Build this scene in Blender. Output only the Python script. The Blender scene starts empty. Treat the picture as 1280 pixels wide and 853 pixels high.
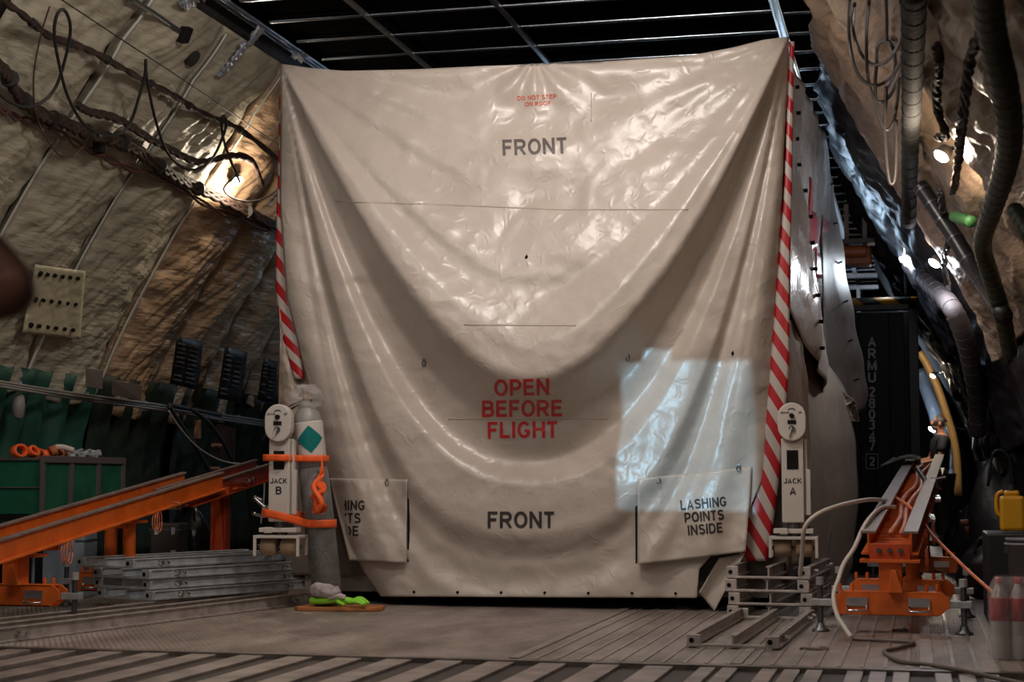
import bpy, bmesh, math, random
from mathutils import Vector, Matrix, noise, Euler
random.seed(7)
PI = math.pi
# ---------------------------------------------------------------- camera, light, exposure
F = 2100.0; CAMH = 0.88
TH = math.atan(505/F); PH = math.atan(174/F)
sc = bpy.context.scene
COL = sc.collection
cd = bpy.data.cameras.new('camera'); cam = bpy.data.objects.new('camera', cd); COL.objects.link(cam)
cd.sensor_width = 36; cd.lens = F/1280*36; cd.clip_start = .05
cam.location = (0, 0, CAMH)
cam.rotation_euler = (PI/2+PH, 0, TH)
cd.dof.use_dof = True; cd.dof.focus_distance = 11.3; cd.dof.aperture_fstop = 3.6
sc.camera = cam
sc.view_settings.view_transform = 'Standard'; sc.view_settings.look = 'None'
sc.view_settings.gamma = 1; sc.view_settings.use_curve_mapping = False
sc.view_settings.exposure = -0.2
w = bpy.data.worlds.new('world'); sc.world = w; w.use_nodes = True
w.node_tree.nodes['Background'].inputs[0].default_value = (.55, .7, 1, 1)
w.node_tree.nodes['Background'].inputs[1].default_value = .02

def light(kind, name, loc, energy, color, target=None, **kw):
    l = bpy.data.lights.new(name, kind); l.energy = energy; l.color = color
    for k, v in kw.items(): setattr(l, k, v)
    o = bpy.data.objects.new(name, l); COL.objects.link(o); o.location = loc
    if target is not None:
        o.rotation_euler = (Vector(target)-Vector(loc)).to_track_quat('-Z', 'Y').to_euler()
    return o
YC = 11.5                                     # front plane of the covered crate
light('AREA', 'ceiling_flood', (-2.2, 9.0, 4.3), 70, (1, .90, .83), (-2.6, 11.6, 1.6), shape='RECTANGLE', size=1.0, size_y=.35)
light('AREA', 'front_fill', (-2.2, -3.0, 2.8), 26, (1, .9, .84), (-2.7, 11, 1.4), shape='RECTANGLE', size=3.5, size_y=2.2)  # added fill behind the camera, softens the frontal shading
light('AREA', 'left_flood', (-3.6, 3.0, 3.6), 26, (.96, .96, .86), (-6.6, 11, 2.6), shape='DISK', size=.6)
light('AREA', 'hold_flood', (-3.7, 7.0, 4.3), 66, (1, .88, .8), (-3.9, 9.6, 0), shape='RECTANGLE', size=3.6, size_y=.6)
light('AREA', 'tail_fill', (-.6, 30.0, 3.2), 16, (.62, .78, 1), (-.2, 12, 2.8), shape='RECTANGLE', size=2.5, size_y=1.6)  # cool fill added out of view, rims the film on the right wall
light('AREA', 'rail_fill', (-2.4, 17.5, 3.3), 90, (.55, .76, 1), (-1.9, 11.5, 4.6), shape='RECTANGLE', size=2.6, size_y=.5)  # added light hidden behind the crate to make the ceiling rails shine
# sun through an opening behind the camera, cut to shape the cool patch
SUNDIR = None   # lamp is made below, once the patch target is known

# ---------------------------------------------------------------- pixel <-> place
cT, sT, cP, sP = math.cos(TH), math.sin(TH), math.cos(PH), math.sin(PH)
def ray(px, py):
    u = (px-640)/F; v = (426.5-py)/F
    f = cP - v*sP; z = sP + v*cP
    return Vector((u*cT - f*sT, u*sT + f*cT, z))
O = Vector((0, 0, CAMH))
def atY(px, py, Y): r = ray(px, py); return O + r*(Y/r.y)
def atD(px, py, d): r = ray(px, py); h = -r.x*sT + r.y*cT; return O + r*(d/h)
def atZ(px, py, z=0.0): r = ray(px, py); return O + r*((z-CAMH)/r.z)
def atX(px, py, X): r = ray(px, py); return O + r*(X/r.x)
def proj(p):
    q = Vector(p)-O
    x = q.x*cT+q.y*sT; fw = -q.x*sT+q.y*cT
    d = fw*cP + q.z*sP; up = -fw*sP + q.z*cP
    return 640+F*x/d, 426.5-F*up/d

# ---------------------------------------------------------------- materials
MATS = {}
def mat(name, col, rough=.5, metal=0, var=.0, vscale=6, bump=0, bscale=20, spec=.5, emit=None, estr=0, coat=0, col2=None, stretch=None, alpha=None, trans=0, bdist=.01):
    if name in MATS: return MATS[name]
    m = bpy.data.materials.new(name); m.use_nodes = True; nt = m.node_tree; b = nt.nodes['Principled BSDF']
    b.inputs['Base Color'].default_value = (*col, 1); b.inputs['Roughness'].default_value = rough
    b.inputs['Metallic'].default_value = metal; b.inputs['Specular IOR Level'].default_value = spec
    if coat: b.inputs['Coat Weight'].default_value = coat; b.inputs['Coat Roughness'].default_value = .15
    if trans: b.inputs['Transmission Weight'].default_value = trans
    if alpha is not None: b.inputs['Alpha'].default_value = alpha
    if emit: b.inputs['Emission Color'].default_value = (*emit, 1); b.inputs['Emission Strength'].default_value = estr
    tc = nt.nodes.new('ShaderNodeTexCoord'); mp = nt.nodes.new('ShaderNodeMapping'); nt.links.new(tc.outputs['Object'], mp.inputs[0])
    if stretch: mp.inputs['Scale'].default_value = stretch
    if var or col2:
        n = nt.nodes.new('ShaderNodeTexNoise'); n.inputs['Scale'].default_value = vscale; n.inputs['Detail'].default_value = 5
        nt.links.new(mp.outputs[0], n.inputs[0])
        r = nt.nodes.new('ShaderNodeValToRGB'); r.color_ramp.elements[0].position = .35; r.color_ramp.elements[1].position = .68
        c2 = col2 or tuple(c*(1-var) for c in col)
        r.color_ramp.elements[0].color = (*c2, 1); r.color_ramp.elements[1].color = (*col, 1)
        nt.links.new(n.outputs[0], r.inputs[0]); nt.links.new(r.outputs[0], b.inputs['Base Color'])
    if bump:
        n = nt.nodes.new('ShaderNodeTexNoise'); n.inputs['Scale'].default_value = bscale; n.inputs['Detail'].default_value = 6
        nt.links.new(mp.outputs[0], n.inputs[0])
        bp = nt.nodes.new('ShaderNodeBump'); bp.inputs['Strength'].default_value = bump; bp.inputs['Distance'].default_value = bdist
        nt.links.new(n.outputs[0], bp.inputs['Height']); nt.links.new(bp.outputs[0], b.inputs['Normal'])
    MATS[name] = m
    return m

def tarp_mat(name, col, dirt, rough, crease=.6):
    m = bpy.data.materials.new(name); m.use_nodes = True; nt = m.node_tree; b = nt.nodes['Principled BSDF']; L = nt.links.new
    tc = nt.nodes.new('ShaderNodeTexCoord')
    n = nt.nodes.new('ShaderNodeTexNoise'); n.inputs['Scale'].default_value = 1.4; n.inputs['Detail'].default_value = 8; n.inputs['Roughness'].default_value = .62
    L(tc.outputs['Object'], n.inputs[0])
    r = nt.nodes.new('ShaderNodeValToRGB'); r.color_ramp.elements[0].position = .3; r.color_ramp.elements[1].position = .55
    r.color_ramp.elements[0].color = (*dirt, 1); r.color_ramp.elements[1].color = (*col, 1)
    L(n.outputs[0], r.inputs[0]); L(r.outputs[0], b.inputs['Base Color'])
    rr = nt.nodes.new('ShaderNodeMapRange'); rr.inputs[3].default_value = rough+.1; rr.inputs[4].default_value = rough-.08
    L(n.outputs[0], rr.inputs[0]); L(rr.outputs[0], b.inputs['Roughness'])
    # crumpled creases: ridges of distorted noise, two scales
    prev = None
    for s, st, dist, dd in ((3.2, crease, .030, .6), (11, crease*.8, .008, 1.2), (45, crease*.5, .0015, .5)):
        v = nt.nodes.new('ShaderNodeTexNoise'); v.noise_type = 'RIDGED_MULTIFRACTAL' if s < 40 else 'FBM'
        v.inputs['Scale'].default_value = s; v.inputs['Detail'].default_value = 2.5; v.inputs['Distortion'].default_value = dd
        L(tc.outputs['Object'], v.inputs[0])
        bp = nt.nodes.new('ShaderNodeBump'); bp.inputs['Strength'].default_value = st; bp.inputs['Distance'].default_value = dist
        L(v.outputs[0], bp.inputs['Height'])
        if prev: L(prev.outputs[0], bp.inputs['Normal'])
        prev = bp
    L(prev.outputs[0], b.inputs['Normal'])
    MATS[name] = m
    return m

def stripe_mat(name, ca, cb, period, axis=1, slant=0, rough=.4, bump=0):
    """two-colour stripes from the UV map: u across, v along"""
    m = bpy.data.materials.new(name); m.use_nodes = True; nt = m.node_tree; b = nt.nodes['Principled BSDF']; L = nt.links.new
    uv = nt.nodes.new('ShaderNodeUVMap'); sx = nt.nodes.new('ShaderNodeSeparateXYZ'); L(uv.outputs[0], sx.inputs[0])
    mu = nt.nodes.new('ShaderNodeMath'); mu.operation = 'MULTIPLY'; mu.inputs[1].default_value = slant; L(sx.outputs[0], mu.inputs[0])
    ad = nt.nodes.new('ShaderNodeMath'); ad.operation = 'ADD'; L(sx.outputs[1], ad.inputs[0]); L(mu.outputs[0], ad.inputs[1])
    dv = nt.nodes.new('ShaderNodeMath'); dv.operation = 'DIVIDE'; dv.inputs[1].default_value = period; L(ad.outputs[0], dv.inputs[0])
    fr = nt.nodes.new('ShaderNodeMath'); fr.operation = 'FRACT'; L(dv.outputs[0], fr.inputs[0])
    gt = nt.nodes.new('ShaderNodeMath'); gt.operation = 'GREATER_THAN'; gt.inputs[1].default_value = .5; L(fr.outputs[0], gt.inputs[0])
    mx = nt.nodes.new('ShaderNodeMix'); mx.data_type = 'RGBA'; mx.inputs[6].default_value = (*ca, 1); mx.inputs[7].default_value = (*cb, 1)
    L(gt.outputs[0], mx.inputs[0]); L(mx.outputs[2], b.inputs['Base Color']); b.inputs['Roughness'].default_value = rough
    MATS[name] = m
    return m

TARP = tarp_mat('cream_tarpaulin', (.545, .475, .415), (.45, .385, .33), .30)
TARP_S = tarp_mat('side_tarpaulin', (.60, .54, .49), (.40, .33, .29), .26)
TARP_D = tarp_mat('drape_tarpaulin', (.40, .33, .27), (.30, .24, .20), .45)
BLK_G = mat('lit_pale_quilt', (.44, .40, .30), .5, var=.3, vscale=2.5, bump=.9, bscale=7, bdist=.03, stretch=(1, .45, 2.6))  # cool greenish light on these blankets is put into the colour
BLK_B = mat('brown_quilt', (.42, .29, .185), .36, var=.3, vscale=2.5, bump=.9, bscale=7, bdist=.035, stretch=(1, .45, 2.6))
BLK_R = mat('tan_quilt', (.36, .25, .17), .4, var=.35, vscale=2.5, bump=.8, bscale=7, bdist=.03, stretch=(1, .45, 2.6))
BLK_D = mat('black_film', (.025, .022, .026), .42, var=.4, spec=.35, bump=.5, bscale=7, bdist=.03)
SHELL = mat('dark_fuselage', (.028, .022, .018), .7, var=.4)
BLACK = mat('black_paint', (.010, .009, .009), .8, spec=.15)
ORANGE = mat('orange_paint', (.80, .155, .018), .42, var=.25, vscale=9, bump=.1)
ORANGE_D = mat('red_orange_paint', (.62, .075, .015), .45, var=.25, vscale=9, bump=.1)
WORN = mat('worn_rail', (.30, .22, .19), .5, metal=0, var=.4, vscale=18)
GALV = mat('galvanised_steel', (.60, .63, .65), .4, metal=.45, var=.35, vscale=14, bump=.15, bscale=60)
DGALV = mat('dull_galvanised', (.55, .49, .45), .45, metal=.3, var=.4, vscale=12, bump=.15, bscale=50)
CHROME = mat('chrome', (.75, .75, .77), .18, metal=1)
STEEL = mat('dark_steel', (.16, .17, .18), .4, metal=.8, var=.3)
WHITE = mat('white_enamel', (.62, .56, .50), .4, var=.1)
TAN = mat('tan_roller', (.42, .29, .18), .5, var=.3)
RUBBER = mat('black_rubber', (.018, .016, .015), .55, bump=.2)
CABLE_W = mat('white_hose', (.62, .55, .50), .5)
CABLE_O = mat('orange_cable', (.80, .22, .09), .45)
STRAP = mat('orange_strap', (.92, .13, .02), .55, bump=.3, bscale=80, bdist=.003)
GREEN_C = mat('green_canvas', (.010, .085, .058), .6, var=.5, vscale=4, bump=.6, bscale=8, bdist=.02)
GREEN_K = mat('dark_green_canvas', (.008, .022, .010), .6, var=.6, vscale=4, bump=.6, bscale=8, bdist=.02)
GREEN_P = mat('green_panel_paint', (.012, .13, .07), .5, var=.3)
BROWNISH = mat('harness_wrap', (.06, .038, .03), .7, spec=.25, var=.5, bump=.8, bscale=30)
RED = mat('red_print', (.60, .025, .03), .45)
INK = mat('dark_print', (.035, .028, .028), .5)
GREYINK = mat('faded_print', (.09, .07, .065), .5)
LAMPW = mat('lamp_glass', (1, .95, .85), .3, emit=(1, .92, .8), estr=45)
LAMPC = mat('cool_lamp_glass', (1, 1, 1), .3, emit=(.9, .95, 1), estr=45)
HAZ = stripe_mat('red_white_stripes', (.40, .008, .014), (.47, .41, .37), .17, slant=-1.35)
HAZY = stripe_mat('yellow_black_stripes', (.26, .12, .01), (.006, .006, .006), .34, slant=1.2)

# ---------------------------------------------------------------- mesh helpers
class MB:
    def __init__(s): s.v = []; s.f = []; s.uv = None; s.smooth = []
    def add(s, vs, fs, M=None, smooth=False):
        n = len(s.v)
        for p in vs:
            p = Vector(p); s.v.append(M @ p if M else p)
        for f in fs: s.f.append([i+n for i in f]); s.smooth.append(smooth)
        return s
    def box(s, c, d, rot=None, M=None):
        x, y, z = d[0]/2, d[1]/2, d[2]/2
        vs = [(i*x, j*y, k*z) for i in (-1, 1) for j in (-1, 1) for k in (-1, 1)]
        T = Matrix.Translation(Vector(c))
        if rot: T = T @ Euler(rot).to_matrix().to_4x4()
        if M: T = M @ T
        return s.add(vs, [(0, 1, 3, 2), (4, 6, 7, 5), (0, 4, 5, 1), (2, 3, 7, 6), (0, 2, 6, 4), (1, 5, 7, 3)], T)
    def cyl(s, a, b, r, n=16, r2=None, caps=True):
        a, b = Vector(a), Vector(b); r2 = r if r2 is None else r2
        q = (b-a).to_track_quat('Z', 'Y').to_matrix(); vs = []
        for p, rr in ((a, r), (b, r2)):
            for i in range(n):
                t = 2*PI*i/n; vs.append(p+q @ Vector((math.cos(t)*rr, math.sin(t)*rr, 0)))
        s.add(vs, [(i, (i+1) % n, n+(i+1) % n, n+i) for i in range(n)], smooth=True)
        if caps: s.add(vs[:n], [list(range(n))[::-1]]); s.add(vs[n:], [list(range(n))])
        return s
    def tube(s, pts, r, n=8, rf=None, caps=True):
        pts = [Vector(p) for p in pts]; N = len(pts); vs = []
        up = Vector((.13, .21, .97))
        for i, p in enumerate(pts):
            t = (pts[min(i+1, N-1)]-pts[max(i-1, 0)]).normalized()
            a = t.cross(up)
            if a.length < .05: a = t.cross(Vector((1, .2, 0)))
            a.normalize(); bb = t.cross(a).normalized()
            rr = rf(i/(N-1))*r if rf else r
            for k in range(n):
                q = 2*PI*k/n; vs.append(p+a*math.cos(q)*rr+bb*math.sin(q)*rr)
        fs = [(i*n+k, i*n+(k+1) % n, (i+1)*n+(k+1) % n, (i+1)*n+k) for i in range(N-1) for k in range(n)]
        if caps: fs += [list(range(n))[::-1], [(N-1)*n+k for k in range(n)]]
        return s.add(vs, fs, smooth=True)
    def lathe(s, prof, c=(0, 0, 0), n=24, M=None):
        vs = []; c = Vector(c)
        for r, z in prof:
            for k in range(n): q = 2*PI*k/n; vs.append(c+Vector((r*math.cos(q), r*math.sin(q), z)))
        N = len(prof)
        fs = [(i*n+k, i*n+(k+1) % n, (i+1)*n+(k+1) % n, (i+1)*n+k) for i in range(N-1) for k in range(n)]
        fs += [list(range(n))[::-1], [(N-1)*n+k for k in range(n)]]
        return s.add(vs, fs, M, smooth=True)
    def prism(s, poly, a, b, axis='y', M=None):
        """extrude a 2D outline between a and b along the axis"""
        def P(u, w, t): return {'y': (u, t, w), 'x': (t, u, w), 'z': (u, w, t)}[axis]
        n = len(poly); vs = [P(u, w, a) for u, w in poly]+[P(u, w, b) for u, w in poly]
        return s.add(vs, [list(range(n)), list(range(n, 2*n))[::-1]]+[(i, n+i, n+(i+1) % n, (i+1) % n) for i in range(n)], M)
    def grid(s, nu, nv, fn, uvf=None):
        base = len(s.v); vs = []; 
        for j in range(nv+1):
            for i in range(nu+1): vs.append(fn(i/nu, j/nv))
        s.add(vs, [(j*(nu+1)+i, j*(nu+1)+i+1, (j+1)*(nu+1)+i+1, (j+1)*(nu+1)+i) for j in range(nv) for i in range(nu)], smooth=True)
        if uvf:
            s.uv = s.uv or {}
            for j in range(nv+1):
                for i in range(nu+1): s.uv[base+j*(nu+1)+i] = uvf(i/nu, j/nv)
        return s
    def build(s, name, m, parent=None, bevel=0, solid=0, origin=None, world=False, sub=0):
        me = bpy.data.meshes.new(name)
        vs = s.v
        off = Vector((0, 0, 0))
        if parent is None:
            if origin is None:
                xs = [p.x for p in vs]; ys = [p.y for p in vs]; zs = [p.z for p in vs]
                off = Vector(((min(xs)+max(xs))/2, (min(ys)+max(ys))/2, min(zs)))
            else: off = Vector(origin)
        elif world:
            q = parent
            while q: off = off+q.location; q = q.parent
        me.from_pydata([tuple(p-off) for p in vs], [], s.f); me.validate()
        if s.uv:
            ul = me.uv_layers.new(name='UVMap')
            for lp in me.loops:
                ul.data[lp.index].uv = s.uv.get(lp.vertex_index, (0, 0))
        me.materials.append(m)
        if len(me.polygons) == len(s.smooth):
            for p, sm in zip(me.polygons, s.smooth): p.use_smooth = sm
        bm = bmesh.new(); bm.from_mesh(me); bmesh.ops.recalc_face_normals(bm, faces=bm.faces); bm.to_mesh(me); bm.free()
        o = bpy.data.objects.new(name, me); COL.objects.link(o)
        if parent is None: o.location = off
        else: o.parent = parent
        if bevel:
            b = o.modifiers.new('bevel', 'BEVEL'); b.width = bevel; b.segments = 2; b.limit_method = 'ANGLE'
        if solid:
            b = o.modifiers.new('thickness', 'SOLIDIFY'); b.thickness = solid; b.offset = 0
        if sub:
            b = o.modifiers.new('sub', 'SUBSURF'); b.levels = sub; b.render_levels = sub
        return o
def tag(o, label, cat, group=None):
    o['label'] = label; o['category'] = cat
    if group: o['group'] = group
    return o
def thing(name, label, cat, loc=(0, 0, 0), rotz=0, group=None):
    o = bpy.data.objects.new(name, None); COL.objects.link(o); o.empty_display_size = .2
    o.location = loc; o.rotation_euler = (0, 0, rotz)
    return tag(o, label, cat, group)
def dup(root, loc, rotz, label, group=None):
    r = root.copy(); COL.objects.link(r); r.location = loc; r.rotation_euler = (0, 0, rotz); r['label'] = label
    if group: r['group'] = group
    for ch in list(root.children):
        c = ch.copy(); COL.objects.link(c); c.parent = r
        for g in list(ch.children):
            d = g.copy(); COL.objects.link(d); d.parent = c
    return r
def struct(o): o['kind'] = 'structure'; return o
def spline(pts, n=10):
    """Catmull-Rom through the points"""
    pts = [Vector(p) for p in pts]; P = [pts[0]*2-pts[1]]+pts+[pts[-1]*2-pts[-2]]; out = []
    for i in range(1, len(P)-2):
        for k in range(n):
            t = k/n; a, b, c, d = P[i-1:i+3]
            out.append(.5*((2*b)+(c-a)*t+(2*a-5*b+4*c-d)*t*t+(3*b-a-3*c+d)*t**3))
    out.append(pts[-1]); return out
def lerp_curve(knots, t):
    for (a, x), (b, y) in zip(knots, knots[1:]):
        if t <= b:
            if b == a: return y
            k = max(0, min(1, (t-a)/(b-a)))
            return x+(y-x)*k
    return knots[-1][1]
def smooth_curve(knots, t):
    if t <= knots[0][0]: return knots[0][1]
    for (a, x), (b, y) in zip(knots, knots[1:]):
        if t <= b:
            k = (t-a)/(b-a); k = k*k*(3-2*k)
            return x+(y-x)*k
    return knots[-1][1]
def fbm(x, y, z=0, o=3):
    s = 0; a = 1
    for i in range(o): s += a*noise.noise(Vector((x, y, z))); x *= 2.1; y *= 2.1; a *= .5
    return s
def arc(cx_, cy_, rx, ry, a0, a1, n=10): return [(cx_+rx*math.cos(math.radians(a0+(a1-a0)*k/n)), cy_+ry*math.sin(math.radians(a0+(a1-a0)*k/n))) for k in range(n+1)]
TK = .18; hK = TK/2                             # stroke weight of the stencilled lettering, cap height 1
def rbox(w_, r_=.27):
    """closed rounded outline used by O, 0, Q"""
    x0, x1, y0, y1 = hK, w_-hK, hK, 1-hK
    return arc(x1-r_, y1-r_, r_, r_, 0, 90, 6)+arc(x0+r_, y1-r_, r_, r_, 90, 180, 6)+arc(x0+r_, y0+r_, r_, r_, 180, 270, 6)+arc(x1-r_, y0+r_, r_, r_, 270, 360, 6)
def glyphs():
    h = hK; t = 1-hK
    bow = lambda y0, y1, x0, x1: [(x0, y1)]+arc(x1-(y1-y0)/2, (y0+y1)/2, (y1-y0)/2, (y1-y0)/2, 90, -90, 8)+[(x0, y0)]
    S = arc(.36, .735, .25, .182, 20, 180, 8)+arc(.36, .735, .25, .20, 195, 250, 3)+arc(.36, .275, .27, .23, 75, 0, 4)+arc(.36, .275, .27, .192, -10, -160, 8)
    return {
        'A': (.76, [[(.08, 0), (.38, .96), (.68, 0)], [(.18, .30), (.58, .30)]]),
        'B': (.72, [[(h, 0), (h, 1)], bow(.53, t, h, .60), bow(h, .53, h, .64)]),
        'C': (.74, [arc(.40, .5, .32, .418, 42, 318, 18)]),
        'D': (.74, [[(h, 0), (h, 1)], [(h, t), (.30, t)]+arc(.30, .5, .36, .418, 90, -90, 12)+[(h, h)]]),
        'E': (.66, [[(h, 0), (h, 1)], [(h, t), (.62, t)], [(h, .52), (.58, .52)], [(h, h), (.64, h)]]),
        'F': (.61, [[(h, 0), (h, 1)], [(h, t), (.60, t)], [(h, .50), (.53, .50)]]),
        'G': (.78, [arc(.40, .5, .32, .418, 42, 270, 16)+arc(.40, .5, .30, .418, 280, 318, 3)+[(.66, .46)], [(.42, .44), (.72, .44)]]),
        'H': (.74, [[(h, 0), (h, 1)], [(.66, 0), (.66, 1)], [(h, .52), (.66, .52)]]),
        'I': (.20, [[(.10, 0), (.10, 1)]]),
        'J': (.56, [[(.46, 1), (.46, .28)]+arc(.27, .28, .19, .20, 0, -180, 8)]),
        'K': (.74, [[(h, 0), (h, 1)], [(.68, 1), (h+.02, .38)], [(.28, .60), (.70, 0)]]),
        'L': (.61, [[(h, 0), (h, 1)], [(h, h), (.60, h)]]),
        'M': (.86, [[(h, 0), (h, 1)], [(.78, 0), (.78, 1)], [(h, .97), (.43, .05), (.78, .97)]]),
        'N': (.74, [[(h, 0), (h, 1)], [(.66, 0), (.66, 1)], [(h, .96), (.66, .04)]]),
        'O': (.80, [arc(.40, .5, .32, .418, 0, 360, 24)]),
        'P': (.68, [[(h, 0), (h, 1)], bow(.42, t, h, .61)]),
        'R': (.74, [[(h, 0), (h, 1)], bow(.47, t, h, .64), [(.36, .47), (.66, 0)]]),
        'S': (.70, [S]),
        'T': (.64, [[(.32, 0), (.32, 1)], [(.02, t), (.62, t)]]),
        'U': (.74, [[(h, 1), (h, .36)]+arc(.37, .36, .29, .278, 180, 360, 10)+[(.66, 1)]]),
        'W': (1.0, [[(.06, 1), (.27, .05), (.5, .92), (.73, .05), (.94, 1)]]),
        '0': (.60, [arc(.30, .5, .22, .418, 0, 360, 20)]),
        '2': (.60, [arc(.30, .70, .215, .218, 165, -25, 9)+[(.12, .12)], [(.05, h), (.56, h)]]),
        '3': (.60, [arc(.28, .72, .21, .195, 150, -90, 9), arc(.28, .29, .235, .21, 90, -150, 9)]),
        '4': (.62, [[(.44, 0), (.44, .98), (.08, .28)], [(.06, .26), (.60, .26)]]),
        '7': (.60, [[(.04, t), (.54, t), (.22, 0)]]),
        '8': (.62, [arc(.31, .72, .195, .20, 0, 360, 16), arc(.31, .28, .225, .22, 0, 360, 16)]),
    }
GL = glyphs()
def ribbon(m, pts, t, ox, s_):
    closed = (Vector(pts[0])-Vector(pts[-1])).length < 1e-4
    P = [Vector(p) for p in pts]
    if closed: P = P[:-1]
    n = len(P); vs = []
    for i, p in enumerate(P):
        a = P[i-1] if (i > 0 or closed) else None; b = P[(i+1) % n] if (i < n-1 or closed) else None
        d1 = (p-a).normalized() if a is not None else (b-p).normalized(); d2 = (b-p).normalized() if b is not None else d1
        n1 = Vector((-d1.y, d1.x)); n2 = Vector((-d2.y, d2.x)); mm = n1+n2
        mm = mm.normalized() if mm.length > .1 else n1
        k = t/2/max(.45, mm.dot(n1))
        for sgn in (1, -1): q = p+mm*k*sgn; vs.append(((ox+q.x)*s_, min(1.0, max(0.0, q.y))*s_, 0))
    fs = [(2*i, 2*i+1, 2*((i+1) % n)+1, 2*((i+1) % n)) for i in range(n if closed else n-1)]
    m.add(vs, fs)
def text_mesh(txt, size, bold=.012, align='CENTER'):
    """bold sans lettering, centred; size is roughly the em height (caps are .72 of it)"""
    m = MB(); x = 0; s_ = size*.72
    for ch in txt:
        if ch == ' ': x += .36; continue
        w_, st = GL[ch]
        for l in st: ribbon(m, l, TK*(1+(bold-.012)*6), x, s_)
        x += w_+.13
    W = (x-.13)*s_
    me = bpy.data.meshes.new('lettering'); me.from_pydata([(v.x-W/2, v.y-s_/2, 0) for v in m.v], [], m.f)
    return me
def link_mesh(name, me, m, parent):
    me.materials.clear(); me.materials.append(m)
    o = bpy.data.objects.new(name, me); COL.objects.link(o); o.parent = parent
    return o
def flat_text(name, txt, size, M, m, parent, bold=.012):
    """lettering on a flat face; M maps text xy into the parent's space"""
    me = text_mesh(txt, size, bold)
    me.transform(M); return link_mesh(name, me, m, parent)

# ---------------------------------------------------------------- the hold
CX = -2.78
def half(side, z):
    if side < 0: return smooth_or(z, [(0, 4.05), (1, 4.1), (2, 3.85), (3, 3.25), (4, 2.6), (4.5, 2.2)])
    return smooth_or(z, [(0, 3.7), (1, 3.75), (2, 3.5), (3, 2.98), (4, 2.42), (4.5, 2.12)])
def smooth_or(z, k):
    # Catmull-Rom in z
    z = max(k[0][0], min(k[-1][0], z))
    for i in range(len(k)-1):
        if z <= k[i+1][0]:
            a, b = k[i], k[i+1]; t = (z-a[0])/(b[0]-a[0])
            p0 = k[i-1][1] if i > 0 else a[1]; p3 = k[i+2][1] if i+2 < len(k) else 2*b[1]-a[1]
            return .5*(2*a[1]+(b[1]-p0)*t+(2*p0-5*a[1]+4*b[1]-p3)*t*t+(3*a[1]-p0-3*b[1]+p3)*t**3)
def wallX(side, z): return CX+side*half(side, z)
def wnorm(side, z):
    dx = (half(side, z+.05)-half(side, z-.05))/.1
    return Vector((-side, 0, dx)).normalized()      # points into the hold
def wp(side, Y, z, inset=0):
    n = wnorm(side, z); return Vector((wallX(side, z), Y, z))+n*inset
def wallhit(px, py, side, inset=0.0):
    r = ray(px, py); t = 4.0
    while t < 45:
        p = O+r*t
        if p.z > 4.45 or p.z < 0: break
        if (p.x-wallX(side, p.z))*side > -inset: break
        t += .03
    return O+r*t
Y0, Y1 = -6.0, 34.0
def wall(name, side):
    m = MB(); N = 28
    m.grid(1, N, lambda a, b: wp(side, Y0+(Y1-Y0)*a, 4.5*b, -.02))
    m2 = MB(); m2.v = m.v; m2.f = m.f; m2.smooth = m.smooth
    return struct(m2.build(name, SHELL, solid=.02))
wall('wall_left', -1); wall('wall_right', 1)
# hold floor: knurled light-alloy planks
def floor_mat():
    m = bpy.data.materials.new('knurled_floor'); m.use_nodes = True; nt = m.node_tree; b = nt.nodes['Principled BSDF']; L = nt.links.new
    tc = nt.nodes.new('ShaderNodeTexCoord'); sp = nt.nodes.new('ShaderNodeSeparateXYZ'); L(tc.outputs['Object'], sp.inputs[0])
    def wave(axis, scale):
        w_ = nt.nodes.new('ShaderNodeMath'); w_.operation = 'MULTIPLY'; w_.inputs[1].default_value = scale; L(sp.outputs[axis], w_.inputs[0])
        s_ = nt.nodes.new('ShaderNodeMath'); s_.operation = 'SINE'; L(w_.outputs[0], s_.inputs[0]); return s_
    a = wave(0, 2*PI/.035); c = wave(1, 2*PI/.06)
    mu = nt.nodes.new('ShaderNodeMath'); mu.operation = 'MULTIPLY'; L(a.outputs[0], mu.inputs[0]); L(c.outputs[0], mu.inputs[1])
    n = nt.nodes.new('ShaderNodeTexNoise'); n.inputs['Scale'].default_value = 1.6; n.inputs['Detail'].default_value = 9; n.inputs['Roughness'].default_value = .7
    mp = nt.nodes.new('ShaderNodeMapping'); mp.inputs['Scale'].default_value = (1.6, .6, 1); L(tc.outputs['Object'], mp.inputs[0]); L(mp.outputs[0], n.inputs[0])
    r = nt.nodes.new('ShaderNodeValToRGB'); r.color_ramp.elements[0].position = .36; r.color_ramp.elements[1].position = .66
    r.color_ramp.elements[0].color = (.21, .165, .14, 1); r.color_ramp.elements[1].color = (.50, .425, .38, 1); L(n.outputs[0], r.inputs[0])
    L(r.outputs[0], b.inputs['Base Color'])
    b.inputs['Metallic'].default_value = .35; b.inputs['Roughness'].default_value = .42
    bp = nt.nodes.new('ShaderNodeBump'); bp.inputs['Strength'].default_value = .8; bp.inputs['Distance'].default_value = .006
    L(mu.outputs[0], bp.inputs['Height']); L(bp.outputs[0], b.inputs['Normal'])
    return m
FLOORM = floor_mat()
YT = 8.10
m = MB(); m.box((CX-.15, (YT+Y1)/2, -.05), (8.3, Y1-YT, .1))
struct(m.build('floor', FLOORM))
m = MB()                                     # raised ribs running down the right half of the floor
for x in [-1.95+.105*i for i in range(26)]: m.box((x, YT+3.2, .001), (.018, 6.3, .008))
for x in (-1.95, -.86, .02): m.box((x, YT+3.2, .003), (.05, 6.3, .01))
struct(m.build('trim_1', mat('rib_edge', (.45, .39, .35), .35, metal=.5, var=.3)))
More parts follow.
